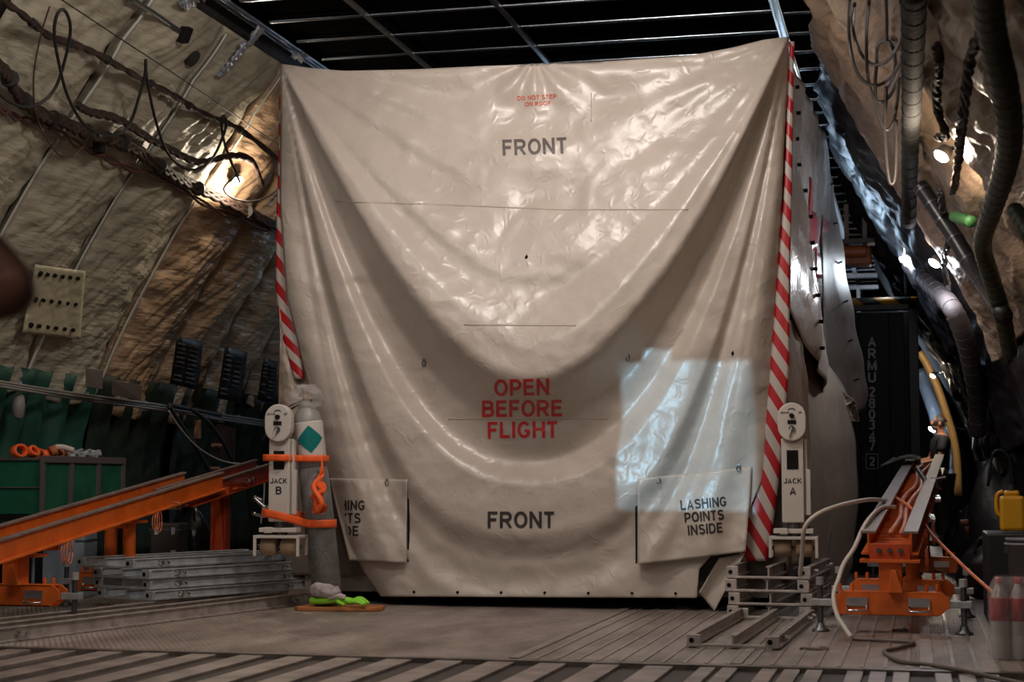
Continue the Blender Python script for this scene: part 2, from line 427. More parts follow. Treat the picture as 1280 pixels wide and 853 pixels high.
# near ramp: ribbed planks
RAMPL = mat('ramp_light', (.46, .385, .35), .42, metal=.3, var=.45, vscale=5, bump=.3, bscale=70)
RAMPD = mat('ramp_dark', (.060, .045, .04), .55, var=.3, vscale=5, bump=.4, bscale=70)
m = MB(); m.box((CX-.15, (YT+Y0)/2, -.07), (8.3, YT-Y0-.03, .1)); struct(m.build('trim_2', RAMPD))
m = MB()
x = -7.0; i = 0
while x < 1.0:
    wd = .135 if x < -1.2 else .075
    m.box((x+wd/2, (YT+Y0)/2, -.018), (wd, YT-Y0-.05, .03)); x += wd+(.125 if x < -1.2 else .03 if (i % 3) else .11); i += 1
struct(m.build('trim_3', RAMPL, bevel=.004))
m = MB(); m.box((CX-.15, YT-.01, -.02), (8.3, .07, .05)); struct(m.build('trim_4', mat('threshold', (.30, .25, .22), .35, metal=.5, var=.5, vscale=9, bump=.4, bscale=40)))
# ceiling: black panels with polished rails that catch the added cool light
m = MB(); m.box((CX, (Y0+Y1)/2, 4.53), (4.6, Y1-Y0, .06)); struct(m.build('ceiling', mat('ceiling_black', (.006, .0055, .0055), 1, spec=0)))
RAIL = mat('polished_rail', (.62, .68, .76), .22, metal=1, var=.3, vscale=2)
m = MB()
zc = 4.46
for i in range(42):
    y = 6.7+.6*i
    m.cyl((-4.86, y, zc), (-1.0, y, zc), .019, 8)
    m.cyl((-.93, y+.1, zc), (-.62, y+.1, zc), .019, 8)
struct(m.build('trim_5', RAIL))
m = MB()
for xx in (-4.05, -3.0):
    m.box((xx, 16, zc-.02), (.035, 20, .03))
struct(m.build('trim_6', mat('ceiling_strap', (.30, .27, .26), .35, metal=.6, var=.5, vscale=20)))
def rail(name, x):
    m = MB(); L_ = 30
    for dx in (-.022, .022): m.box((x+dx, 18, 4.41), (.014, L_, .03))
    m.box((x, 18, 4.43), (.07, L_, .012))
    return struct(m.build(name, mat('crane_rail', (.62, .66, .72), .3, metal=.9, var=.3), bevel=.003))
rail('trim_7', -4.93); rail('trim_8', -.97)
# rear wall behind the camera with an opening cut to outline the light patch; far bulkhead
def ap(p0, p1, z0, z1):                                   # bounds of the opening that shapes the patch
    return p0, p1, z0, z1
TGT = [atY(px, py, YC-.05) for px, py in ((778, 455), (944, 455), (944, 700), (778, 640), (806, 438), (843, 438))]
sd = Vector((.22, 1, -.10)).normalized()                  # beam direction into the hold
YD = 6.2                                                   # placeholder, replaced by the plane of the opening
def back(p, Y): return p-sd*((p.y-Y)/sd.y)
YW = -5.9
A = [back(p, YW) for p in TGT]
xl, xr = A[0].x, A[1].x; zt = A[0].z; zb = A[3].z; zs = A[4].z; x4, x5 = A[4].x, A[5].x
m = MB()
m.box(((xl-7.2)/2, YW, 2.3), (xl+7.2, .08, 4.8)); m.box(((xr+1.6)/2, YW, 2.3), (1.6-xr, .08, 4.8))
m.box(((xl+xr)/2, YW, zb/2), (xr-xl, .08, zb)); m.box(((xl+xr)/2, YW, (zs+4.7)/2), (xr-xl, .08, 4.7-zs))
m.box(((xl+x4)/2, YW, (zt+zs)/2), (x4-xl, .08, zs-zt)); m.box(((xr+x5)/2, YW, (zt+zs)/2), (xr-x5, .08, zs-zt))
struct(m.build('wall_back', SHELL))
m = MB(); m.box((CX-.1, Y1, 2.3), (8.6, .08, 4.8)); struct(m.build('wall_front', SHELL))
sun = light('SUN', 'patch_sun', (xl, -9, 3.5), 1.7, (.42, .76, 1.0), angle=math.radians(.15))
sun.rotation_euler = sd.to_track_quat('-Z', 'Y').to_euler()

# ---------------------------------------------------------------- quilted wall blankets
def blanket(side, ya, yb, z0, z1, m_, label, seed, amp=.13, grp=None, ns=60, nz=150, wr=1.0, name='insulation_blanket', cat='wall blanket'):
    def fn(a, b):
        z = z0+(z1-z0)*b
        puff = amp*(math.sin(PI*min(1, max(0, a)))**.55)*(.75+.25*math.sin(PI*b))
        tilt = .5+.5*math.sin(PI*a)
        q = a-.5
        # creases fan out from the seams: short and sloping
        e = abs(q)*2
        k = .016*math.sin((b*78+(-q)*7*(1 if q > 0 else -1)+3.5*fbm(a*2.2, b*5, seed, 2)))*e**1.3*(1-e**6)*(.5+.9*max(0, fbm(b*4, a, seed, 2)+.4))
        k += .030*fbm(a*3.0, b*6+seed, seed, 3)
        k += .016*(1-abs(2*fbm(a*3+seed, b*14-a*5, seed*3, 2)))
        y = ya+(yb-ya)*a
        fl = .05*max(0, 1-b/.12)*math.sin(PI*a*2+seed)
        zz = z-(0.07*math.sin(PI*a) if b < .02 else 0)
        return wp(side, y, max(0, zz), .05+puff+k*wr*(1 if 0 < a < 1 else 0)+fl)
    m = MB(); m.grid(ns, nz, fn)
    o = m.build(name, m_, solid=.012)
    return tag(o, label, cat, grp)
G1 = 'quilted insulation blankets on the left wall'
blanket(-1, 9.2, 10.42, 1.55, 4.35, BLK_G, 'pale, greenish-lit quilted wall blanket at far left, cut off by the frame', 1, grp=G1)
bl2 = blanket(-1, 10.46, 11.6, 1.62, 4.35, BLK_G, 'pale, greenish-lit quilted blanket above the green curtains, second from left', 2, grp=G1)
bl3 = blanket(-1, 11.64, 12.78, 1.60, 4.35, BLK_G, 'pale, greenish-lit quilted blanket carrying the punched patch, third from left', 3, grp=G1)
blanket(-1, 12.84, 13.85, 1.52, 4.35, BLK_B, 'brown quilted blanket between the pale blankets and the left wall lamp', 4, grp=G1)
blanket(-1, 13.88, 14.85, 1.50, 4.35, BLK_B, 'brown crinkled blanket right below the left wall lamp', 5, grp=G1)
blanket(-1, 14.88, 15.9, 1.55, 4.35, BLK_B, 'brown quilted blanket beside the crate cover, under the cable bundle', 6, grp=G1)
blanket(-1, 15.93, 17.0, 1.7, 4.35, BLK_B, 'brown quilted blanket mostly hidden behind the crate on the left', 7, grp=G1, wr=.6)
# seam straps
m_s = mat('seam_tape', (.55, .56, .50), .5)
for i, y in enumerate((10.44, 11.62, 12.81)):
    m = MB(); m.grid(1, 40, lambda a, b: wp(-1, y-.02+.04*a, 1.62+2.7*b, .12+.02*math.sin(b*9)))
    tag(m.build('seam_strap', m_s, solid=.006), ['pale strap over the seam at far left', 'pale strap over the seam left of the punched patch', 'pale strap where pale and brown blankets meet'][i], 'strap', 'straps over the blanket seams')
G2 = 'quilted blankets on the right wall'
rl = ['tan blanket nearest the camera in the upper right corner', 'tan quilted blanket right of the green hose, upper right', 'tan quilted blanket behind the green hose',
      'tan quilted blanket around the nearest right wall lamp', 'tan quilted blanket just beyond the nearest right lamp', 'dark tan blanket beyond the grey duct']
y = 4.2
for i in range(6):
    blanket(1, y+.02, y+1.55, 1.9 if i != 3 else 1.7, 4.35, BLK_R, rl[i], 11+i, amp=.16, grp=G2); y += 1.58
rl2 = ['black shiny film sheet left of the grey duct', 'black shiny film sheet above the far right lamps', 'black shiny film sheet beside the farthest lamp', 'black film sheet deep in the hold on the right']
for i in range(4):
    blanket(1, y+.02, y+2.1, 1.2, 4.38, BLK_D, rl2[i], 31+i, amp=.2, grp='black film sheets on the right wall', wr=1.8, name='film_sheet', cat='plastic sheet'); y += 2.15
# dark lower lining on the right
for i in range(6):
    ya = 6+i*1.6
    blanket(1, ya, ya+1.56, .02, 1.8, mat('plum_liner', (.030, .018, .022), .45, var=.5, bump=.5, bscale=6, bdist=.02),
            ['dark liner panel near the bottle pack', 'dark liner panel behind the yellow jug', 'dark liner panel behind the black bags', 'dark liner panel right of the standing man', 'dark liner panel beyond the lower right clutter', 'dark liner panel deep at the lower right'][i],
            51+i, amp=.08, grp='dark liner panels low on the right wall', nz=30, ns=24, name='liner_panel', cat='liner')
# green curtains low on the left wall
def curtain(ya, yb, z0, z1, m_, label, seed, grp):
    m = MB()
    m.grid(70, 16, lambda a, b: wp(-1, ya+(yb-ya)*a, z0+(z1-z0)*b, .16+.045*math.sin(a*(yb-ya)*17+seed+.6*fbm(a*3, b, seed, 2))+.02*fbm(a*8, b*4, seed)))
    return tag(m.build('green_curtain', m_, solid=.008), label, 'curtain', grp)
gr = 'green canvas curtains low on the left wall'
curtain(9.3, 10.5, .3, 1.78, GREEN_C, 'green canvas curtain at the far left edge under the pale blanket', 1, gr)
curtain(10.52, 11.6, .3, 1.78, GREEN_C, 'green canvas curtain directly behind the green bin', 2, gr)
curtain(11.62, 12.75, .3, 1.78, GREEN_C, 'green canvas curtain below the punched patch', 4, gr)
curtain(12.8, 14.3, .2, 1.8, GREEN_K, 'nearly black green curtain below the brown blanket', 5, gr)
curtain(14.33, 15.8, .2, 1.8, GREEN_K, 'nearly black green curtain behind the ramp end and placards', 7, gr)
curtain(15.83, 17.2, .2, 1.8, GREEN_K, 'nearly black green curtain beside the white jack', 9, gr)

GLINT = mat('silver_glint', (.34, .36, .42), .3, metal=.5, bump=1, bscale=14, bdist=.03)  # silver strips stand in for lit highlights on the blanket folds
for (x0, y0), (x1, y1), w_, lb in (((274, 96), (328, 34), 12, 'silver crinkled strip standing for lit highlights high on the left wall'), ((366, 66), (380, 74), 14, 'small silver highlight patch beside the top left corner of the crate cover'), ((226, 8), (262, -12), 20, 'silver highlight strip at the very top of the left wall')):
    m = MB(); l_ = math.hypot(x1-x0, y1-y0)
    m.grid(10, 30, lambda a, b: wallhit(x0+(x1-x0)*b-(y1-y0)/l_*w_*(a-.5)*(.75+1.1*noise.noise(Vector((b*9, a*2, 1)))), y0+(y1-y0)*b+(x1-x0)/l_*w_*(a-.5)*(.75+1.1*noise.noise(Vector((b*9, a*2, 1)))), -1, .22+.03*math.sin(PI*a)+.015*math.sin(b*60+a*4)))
    tag(m.build('glint_strip', GLINT, solid=.004), lb, 'highlight', 'silver highlight strips on the left wall')

# punched patch on the third blanket
t = thing('grommet_patch', 'pale laced patch with three rows of punched holes on the wall blanket', 'patch', wp(-1, 12.0, 2.05, .2))
def patchp(a, b, o=0): 
    return wallhit(36+(103-36)*a+16*(b-.5)*(1-a*.6), 335+85*(1-b)+8*(a-.5), -1, .27+o)
m = MB(); m.grid(20, 20, lambda a, b: patchp(a, b, .02*math.sin(a*22)*.3)); m.build('cloth', mat('patch_cloth', (.50, .45, .31), .55, bump=.4), t, solid=.01, world=True)
for r_ in range(3):
    for k in range(6):
        m = MB(); p = patchp(.12+.15*k, .88-.38*r_, .015); n = wnorm(-1, p.z); m.cyl(p-n*.01, p+n*.012, .015 if k else .022, 12)
        m.build('grommet', BLACK, t, world=True)

# ---------------------------------------------------------------- crate and its covers
PXL = [(80, 351), (250, 350), (370, 358), (480, 385), (600, 412), (680, 437), (715, 455), (746, 476)]
PXR = [(47, 986), (250, 977), (480, 966), (600, 953), (640, 935), (690, 893), (712, 874), (749, 871)]
TOP = [(351, 80), (385, 85), (430, 89), (520, 87), (600, 83), (668, 81), (760, 77), (862, 70), (915, 60), (955, 50), (986, 46)]
def lin(k, t): return lerp_curve(k, t)
def ysplit(u): return 80-33*u
HK = [(0, .05), (60, .055), (180, .13), (300, .28), (388, .44), (414, .44), (478, .07), (514, .03), (548, .145), (600, .15), (640, .06), (660, .05), (690, .09), (715, .08), (760, .06)]
def Dof(u, drop):
    s = min(math.sqrt((2*u-1)**2+.012)-.0055, .995)
    if drop <= 0: return 0, 0
    lo, hi = 0, 6000
    for _ in range(22):
        md = (lo+hi)/2; p = max(1.5, min(5, 1.60+(md-412)*.0064))
        if md*(1-s**p) < drop: lo = md
        else: hi = md
    D = (lo+hi)/2
    return D, drop/max(D, 1)
def hfun(px, py):
    """how far the front cover stands off the crate, metres"""
    le, re = lin(PXL, py), lin(PXR, min(py, 600))
    u = (px-351)/635.0
    D, wgt = Dof(min(.999, max(.001, u)), py-ysplit(u))
    if D < 760: H = smooth_curve(HK, D)
    else: H = .06
    H0 = .07
    h = H0+(H-H0)*min(1, wgt**.62)
    # round off towards both edges
    dl, dr = px-le, re-px
    h -= .10*math.exp(-max(0, dl)/16)+.12*math.exp(-max(0, dr)/14)
    # slanting secondary folds
    side = abs(2*u-1)
    k = min(1, max(0, (D-520)/120))
    if k > 0:
        if u > .5: h += k*.030*math.sin((px+.22*(py-400))*.088+.6)*min(1, max(0, (u-.62)*4))
        else: h += k*.022*math.sin((px-.33*(py-400))*.085+1.0)*min(1, max(0, (.35-u)*5))
    # radiating tension creases, fading away from the corners
    for cx_, cy_, ph in ((351, 80, 0), (986, 47, 2)):
        dx, dy = abs(px-cx_), py-cy_
        rr = math.hypot(dx, dy)
        if rr > 20 and dy > -5:
            an = math.atan2(dy, dx)
            h += .010*math.sin(an*26+ph+1.5*fbm(rr*.004, an*2, ph, 2))*math.exp(-((rr-260)/230)**2)
    # centre pleats below the top tie
    dx = px-668; dy = py-80
    if dy > 0: h += .02*math.exp(-(dy/60)**2)*math.cos(math.atan2(dx, dy+8)*9)
    # soft crumple
    h += .012*fbm(px*.012, py*.016, 3.3, 3)+.004*(1-abs(2*noise.noise(Vector((px*.03, py*.035, 9)))))
    return h+.03
def fpt(px, py, off=0):
    p = atY(px, py, YC); p.y -= hfun(px, py)+off
    # keep it where the photo shows it: re-aim the point through its own depth
    return atY(px, py, p.y)
crate = thing('cargo_crate', 'tall covered cargo crate standing in the middle of the hold', 'cargo crate', (-2.65, 13.5, 0))
m = MB()
xl_, xr_ = atY(352, 400, YC+.08).x+.03, atY(986, 400, YC+.08).x-.02
m.box(((xl_+xr_)/2, YC+.1+2.05, 2.0), (xr_-xl_, 4.1, 3.62)); m.build('crate_body', mat('crate_grey', (.16, .13, .11), .6, var=.3), crate, world=True, bevel=.02)
m = MB()
for xx in (xl_+.3, (xl_+xr_)/2, xr_-.3): m.box((xx, YC+.3+1.9, .1), (.22, 3.6, .2))
m.build('skid', BLACK, crate, world=True)
m = MB(); m.box(((xl_+xr_)/2, YC+.16, .25), (xr_-xl_-.3, .05, .34)); m.build('base_sill', mat('sill_grey', (.30, .26, .235), .5, var=.3), crate, world=True)

cover = thing('front_cover', 'big cream tarpaulin hung over the crate front, lettered FRONT and OPEN BEFORE FLIGHT', 'tarpaulin', (-2.65, YC-.2, 0))
def cover_fn(a, b):
    # b: 0 bottom .. 1 top
    c = 1-b
    x0, x1 = 351+(476-351)*0, 986
    # row height first, then edges at that row
    xt = 351+635*a; yt = lin(TOP, xt); yb = 746+2*a
    py = yt+(yb-yt)*c
    le, re = lin(PXL, py), lin(PXR, py)
    px = le+(re-le)*a
    # near the top follow the drooping hem exactly
    k = max(0, 1-c/.12)
    px = px*(1-k)+xt*k
    return fpt(px, py)
m = MB(); m.grid(230, 250, cover_fn); m.build('tarpaulin_sheet', TARP, cover, solid=.004, world=True)
# wrap over the crate roof
m = MB()
def roof_fn(a, b):
    p = cover_fn(a, 1.0); q = Vector((xl_+(xr_-xl_)*a, YC+.35, 3.86))
    mid = p.lerp(q, b); mid.z += .02*math.sin(PI*b); return mid
m.grid(60, 8, roof_fn); m.build('roof_wrap', TARP, cover, solid=.004, world=True)
# seams
def band(pts, wpx, off=.004, n=6):
    m = MB(); P = []
    for (x0, y0), (x1, y1) in zip(pts, pts[1:]):
        k = max(2, int(math.hypot(x1-x0, y1-y0)/5))
        for i in range(k): P.append((x0+(x1-x0)*i/k, y0+(y1-y0)*i/k))
    P.append(pts[-1])
    def fn(a, b):
        i = min(len(P)-1, int(round(b*(len(P)-1)))); j = min(len(P)-1, i+1); i2 = max(0, j-1)
        dx, dy = P[j][0]-P[i2][0], P[j][1]-P[i2][1]; l = math.hypot(dx, dy) or 1
        return fpt(P[i][0]-dy/l*wpx*(a-.5), P[i][1]+dx/l*wpx*(a-.5), off)
    m.grid(1, len(P)-1, fn); return m
SEAM = mat('seam_line', (.49, .41, .35), .4)
band([(420, 252), (560, 256), (700, 262), (860, 262)], 1.6).build('seam', SEAM, cover, world=True, solid=.002)
band([(580, 406), (720, 407)], 1.8).build('seam', SEAM, cover, world=True, solid=.002)
band([(560, 524), (760, 524)], 1.2).build('seam', SEAM, cover, world=True, solid=.002)
band([(739, 116), (739, 152)], 1.2).build('seam', SEAM, cover, world=True, solid=.002)
def cover_text(txt, cx_, cy_, width_px, m_, name='lettering', rot=0, bold=.012, clip=None, sy=1.0, off=.007, surf=None):
    me = text_mesh(txt, 1.0, bold)
    xs = [v.co.x for v in me.vertices]; W = max(xs)-min(xs); ys = [v.co.y for v in me.vertices]; mx, my = (max(xs)+min(xs))/2, (max(ys)+min(ys))/2
    s = width_px/W
    bm = bmesh.new(); bm.from_mesh(me)
    step = W/(width_px/4.0)
    x = min(xs)+step
    while x < max(xs):
        bmesh.ops.bisect_plane(bm, geom=bm.verts[:]+bm.edges[:]+bm.faces[:], plane_co=(x, 0, 0), plane_no=(1, 0, 0)); x += step
    y = min(ys)+step
    while y < max(ys):
        bmesh.ops.bisect_plane(bm, geom=bm.verts[:]+bm.edges[:]+bm.faces[:], plane_co=(0, y, 0), plane_no=(0, 1, 0)); y += step
    c, s_ = math.cos(rot), math.sin(rot)
    kill = []
    for v in bm.verts:
        X, Y = (v.co.x-mx)*s, (v.co.y-my)*s*sy
        px, py = cx_+X*c-Y*s_, cy_-(X*s_+Y*c)
        v.co = (surf or fpt)(px, py, off)-cover.location
        if clip and px < clip(py): kill.append(v)
    if kill: bmesh.ops.delete(bm, geom=kill, context='VERTS')
    bm.to_mesh(me); bm.free()
    return link_mesh(name, me, m_, cover)
cover_text('FRONT', 668, 183, 80, GREYINK, rot=.04)
FRED = mat('faded_red_print', (.60, .12, .07), .45)
cover_text('DO NOT STEP', 671, 121.5, 49, FRED, rot=.05, sy=.9); cover_text('ON ROOF', 672, 129.5, 32, FRED, rot=.05, sy=.9)
cover_text('OPEN', 652, 484.5, 69, RED, rot=.02); cover_text('BEFORE', 652.5, 511, 100, RED, rot=.01); cover_text('FLIGHT', 653, 537.5, 87, RED, rot=.01)
cover_text('FRONT', 651, 650, 83, INK)
# small tears, rings and rivets
def ring(px, py, name='eyelet_ring', s=1):
    p = fpt(px, py, .012); m = MB()
    m.tube([p+Vector((.012*s*math.cos(t*PI/6), -.004, .02*s*math.sin(t*PI/6))) for t in range(13)], .004*s, 6)
    m.box(p+Vector((0, .003, .022*s)), (.02*s, .006, .015*s)); m.build(name, STEEL, cover, world=True)
for px, py in ((530, 454), (785, 448), (823, 601), (484, 604), (923, 586)): ring(px, py)
for px, py in ((658, 322), (916, 442)):
    p = fpt(px, py, .004); m = MB(); m.prism([(-.006, -.02), (.012, .0), (.004, .022), (-.012, .004)], 0, .003, 'y', Matrix.Translation(p)); m.build('tear', BLACK, cover, world=True)
for k in range(8):
    px = 463+k*54.5 if k else 467; py = 740+1.3*k/4
    p = fpt(min(px, 866), py, .004); m = MB(); m.cyl(p, p-Vector((0, .006, 0)), .010, 12); m.build('hem_eyelet', BLACK, cover, world=True)
# lashing pocket flaps
def flap(poly, bul, name, off0=.03):
    (ax, ay), (bx, by), (cx_, cy_), (dx, dy) = poly      # tl tr br bl
    def sf(px, py, off=0):
        return fpt(px, py, off0+bul*.5+.006*fbm(px*.05, py*.05, 5)+off)
    def fn(a, b):
        x0, y0 = dx+(ax-dx)*b, dy+(ay-dy)*b; x1, y1 = cx_+(bx-cx_)*b, cy_+(by-cy_)*b
        px, py = x0+(x1-x0)*a, y0+(y1-y0)*a
        return fpt(px, py, .006+off0*(1-b)**.5+bul*(1-b)*.5+.008*(1-b)*math.sin(a*11+b*3)+.005*fbm(px*.06, py*.05, 5))
    m = MB(); m.grid(40, 36, fn); m.build(name, TARP, cover, solid=.006, world=True); return fn
def inv(poly, fn):
    (ax, ay), (bx, by), (cx_, cy_), (dx, dy) = poly
    def sf(px, py, off=0):
        # position inside the flap
        b = (dy-py)/(dy-ay); a = (px-(dx+(ax-dx)*b))/((cx_+(bx-cx_)*b)-(dx+(ax-dx)*b))
        yy0, yy1 = dy+(ay-dy)*b, cy_+(by-cy_)*b; b += (yy0+(yy1-yy0)*a-py)/(dy-ay)
        p = fn(a, b); d = (p-O).normalized(); return p-d*off
    return sf
pr = [(797, 599), (940, 584), (932, 690), (797, 706)]; f_ = flap(pr, .05, 'pocket_flap'); sr = inv(pr, f_)
m = MB(); m.prism([(0, 0), (.02, 0), (.02, .58), (0, .58)], 0, .02, 'y', Matrix.Translation(fpt(794.5, 705, .0)+Vector((0, -.004, 0)))); m.build('pocket_slot', BLACK, cover, world=True)
pl = [(411, 598), (509, 600), (508, 704), (437, 701)]; f2 = flap(pl, .04, 'pocket_flap'); sl = inv(pl, f2)
m = MB(); m.prism([(0, 0), (.011, 0), (.011, .54), (0, .54)], 0, .02, 'y', Matrix.Translation(fpt(509.2, 703, .0)+Vector((0, -.004, 0)))); m.build('pocket_slot', BLACK, cover, world=True)
for i, (tx, w_) in enumerate((('LASHING', 58), ('POINTS', 50), ('INSIDE', 44))):
    cover_text(tx, 879.5+i*1.2, 629.5+16*i, w_, INK, rot=.085, surf=sr, bold=.016, sy=1.12)
    cover_text(tx, (427, 426, 426)[i], 632+16*i, w_, INK, rot=.0, surf=sl, bold=.016, sy=1.12, clip=lambda y: 413+(y-600)*.23+7)
# loose corner flap at lower right
m = MB()
q = [(900, 700), (931, 693), (906, 745), (890, 762), (874, 738)]
c_ = [atY(x, y, YC-.12+.003*(x-900)) for x, y in q]
def lf(a, b):
    x0, y0 = 899+(874-899)*b, 698+(741-698)*b; x1, y1 = 931+(893-931)*b, 692+(764-692)*b
    p = atY(x0+(x1-x0)*a, y0+(y1-y0)*a, YC-.10+.05*math.sin(a*3.2)); return p
m.grid(14, 18, lf); m.build('corner_flap', TARP, cover, solid=.006, world=True)

# striped edge tape on both front corners of the inner cover
def tape(path, name_lbl, Y=lambda t: YC+.06):
    P = spline([Vector((x, y, w_)) for x, y, w_ in path], 12); n = len(P)-1
    L = [0]
    for i in range(n): L.append(L[-1]+(P[i+1]-P[i]).xy.length*.0052)
    def fn(a, b):
        p = P[int(round(b*n))]; return atY(p.x+p.z*(a-.5), p.y, Y(b)-.01*math.sin(PI*a))
    def uvf(a, b): i = int(round(b*n)); return (a*P[i].z*.0052, L[i])
    m = MB(); m.grid(6, n, fn, uvf); o = m.build('striped_tape', HAZ, solid=.004)
    return tag(o, name_lbl, 'tape')
tape([(352, 120, 6), (352, 200, 8), (351, 300, 12), (354, 370, 17), (363, 420, 20), (374, 474, 12)], 'red and white striped tape down the left front corner of the crate', lambda t: YC+.03)
tape([(990, 52, 6), (987, 150, 8), (984, 250, 11), (979, 350, 16), (975, 450, 23), (969, 520, 25), (962, 575, 29), (950, 640, 37), (941, 702, 36)], 'red and white striped tape down the right front corner of the crate', lambda t: YC+.02-.10*max(0, t-.7))
# side cover on the right of the crate
side = thing('side_cover', 'shiny white tarpaulin down the right side of the crate with red print', 'tarpaulin', (xr_+.1, 13.5, 0))
XS = atY(985, 300, YC+.05).x
def side_fn(a, b):
    y = YC+.06+4.3*a
    zb = 1.9-.35*min(1, a*1.2)+1.1*max(0, .18-a)   # bottom hem sags towards the back
    zb = lerp_curve([(0, 2.05), (.15, 1.75), (.45, 1.5), (1, 1.52)], a)
    z = zb+(3.87-zb)*b
    return Vector((XS+min(1, a*6)*(.05+.05*math.sin(b*5+a*4)+.03*fbm(a*6, b*5, 2)+.016*math.sin(a*46+2*b)*(1-b*.5)+.06*(1-b)), y, z))
m = MB(); m.grid(70, 50, side_fn); m.build('tarpaulin_sheet', TARP_S, side, solid=.004, world=True)
for k in range(11):
    m = MB(); p = side_fn(.16, .04+.09*k); m.cyl(p+Vector((.0, -.015, 0)), p+Vector((.03, -.02, 0)), .014, 10); m.build('eyelet', BLACK, side, world=True)
m = MB()
for k, (a0, b0, a1, b1) in enumerate(((.45, .50, .62, .66), (.55, .44, .80, .55), (.40, .60, .50, .74), (.70, .58, .86, .70), (.5, .05, .55, .4))):
    m.grid(6, 6, lambda a, b: side_fn(a0+(a1-a0)*a, b0+(b1-b0)*(b+.4*a*(1-b)))+Vector((.012, 0, 0)))
m.build('red_print', mat('side_red_print', (.50, .05, .06), .3), side, solid=.002, world=True)
# beige return of the front cover down the right edge, and hanging drapes
def drape(path, Yf, label, mm=TARP_D, fold=.03, freq=22, name='hanging_tarpaulin', nu=30, nv=60, seed=0):
    """path rows: (py, left px, right px)"""
    L = [(r[0], r[1]) for r in path]; R = [(r[0], r[2]) for r in path]; y0, y1 = path[0][0], path[-1][0]
    def fn(a, b):
        py = y1+(y0-y1)*b; l, r = smooth_curve(L, py), smooth_curve(R, py)
        return atY(l+(r-l)*a, py, Yf(a, b)+fold*math.sin(a*freq*.3+b*3+seed)+.02*fbm(a*3, b*6, seed+4))
    m = MB(); m.grid(nu, nv, fn); return tag(m.build(name, mm, solid=.005), label, 'tarpaulin'), fn
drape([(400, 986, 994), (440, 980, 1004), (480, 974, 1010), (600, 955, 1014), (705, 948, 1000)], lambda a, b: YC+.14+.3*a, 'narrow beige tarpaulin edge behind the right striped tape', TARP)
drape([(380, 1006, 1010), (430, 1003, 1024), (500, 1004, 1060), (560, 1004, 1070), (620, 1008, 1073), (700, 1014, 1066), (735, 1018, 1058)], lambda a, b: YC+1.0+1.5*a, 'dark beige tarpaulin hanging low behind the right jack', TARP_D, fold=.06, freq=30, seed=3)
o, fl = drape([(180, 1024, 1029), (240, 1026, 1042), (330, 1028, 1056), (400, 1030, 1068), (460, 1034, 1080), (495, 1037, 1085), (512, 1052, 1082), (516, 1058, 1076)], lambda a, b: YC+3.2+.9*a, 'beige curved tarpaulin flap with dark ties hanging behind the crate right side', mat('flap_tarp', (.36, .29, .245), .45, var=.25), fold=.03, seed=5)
for k in range(6):
    m = MB(); p = fl(.72, .12+.145*k); m.box(p-Vector((0, .03, 0)), (.075, .01, .014), rot=(0, -.35, 0)); m.build('tie', BLACK, o, world=True)
drape([(481, 1035, 1036), (492, 1035, 1056), (500, 1034, 1066), (508, 1036, 1060), (512, 1035, 1046)], lambda a, b: YC+2.4, 'small bright folded tarpaulin corner behind the crate right side', TARP_S, fold=.05, seed=1)
drape([(498, 1050, 1066), (505, 1042, 1070), (527, 1052, 1074)], lambda a, b: YC+2.6, 'small brown tarpaulin fold under the bright corner', mat('brown_fold', (.20, .15, .12), .5), fold=.03, seed=2)
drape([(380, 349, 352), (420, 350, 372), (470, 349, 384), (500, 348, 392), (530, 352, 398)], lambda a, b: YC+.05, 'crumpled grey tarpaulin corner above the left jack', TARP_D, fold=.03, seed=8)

# ---------------------------------------------------------------- frame sections (galvanised trays)
def tray(label, loc, rotz, mt, grp, L=1.3, W=.54, H=.066):
    t = thing('floor_frame', label, 'metal frame', loc, rotz, grp)
    for x in (-W/2+.02, 0, W/2-.02):
        m = MB(); wd = .035
        m.box((x, L/2, H/2+.004), (wd*.35, L-.02, H-.012)); m.box((x, L/2, H-.006), (wd, L-.02, .008)); m.box((x, L/2, .008), (wd*1.5, L-.02, .012))
        m.build('rail', mt, t, bevel=.002)
    for y in (.012, L-.012):
        m = MB(); m.box((0, y, .008), (W, .025, .016)); m.build('end_bar', mt, t, bevel=.003)
        for x in (-W/2+.035, W/2-.035):
            m = MB(); m.box((x, y, H/2), (.075, .024, H-.004)); c = m.build('corner_block', mt, t, bevel=.004)
            m = MB(); s = -1 if y < .1 else 1; m.cyl((x-.012, y+s*.010, H/2), (x-.012, y+s*.0145, H/2), .014, 14); m.build('bolt_hole', BLACK, c)
    for x, yy in ((-W/2+.01, .25), (W/2-.01, .25), (-W/2+.01, L-.35), (W/2-.01, L-.35), (W/2-.01, L-.12)):
        m = MB(); s = 1 if x > 0 else -1
        m.cyl((x, yy, H*.5), (x+s*.035, yy, H*.5), .016, 12); m.cyl((x+s*.01, yy+.06, H*.45), (x+s*.03, yy+.06, H*.45), .011, 10); m.build('latch', CHROME, t)
    return t
g1 = 'galvanised frames stacked at the left'; g2 = 'galvanised frames stacked at the right'
pos = [['long galvanised frame lying on the floor under the left stack', ]]
tp = None
lab_l = ['galvanised frame in the left stack, lowest of the four upper ones', 'galvanised frame in the left stack, second of the upper four from below', 'galvanised frame in the left stack, just under the top one', 'galvanised frame on top of the left stack']
b0 = atZ(150, 766, 0.0)
for i in range(4):
    z = .088+.069*i
    jx, jy = [(0.03, 0), (.0, .02), (.0, .0), (-.12, .0)][i]
    if tp is None: tp = tray(lab_l[0], (b0.x+jx, b0.y+jy, z), -math.radians(22), GALV, g1, L=1.62)
    else: dup(tp, (b0.x+jx, b0.y+jy, z), -math.radians(22-.5*i), lab_l[i])
p0 = atZ(-20, 806, 0)
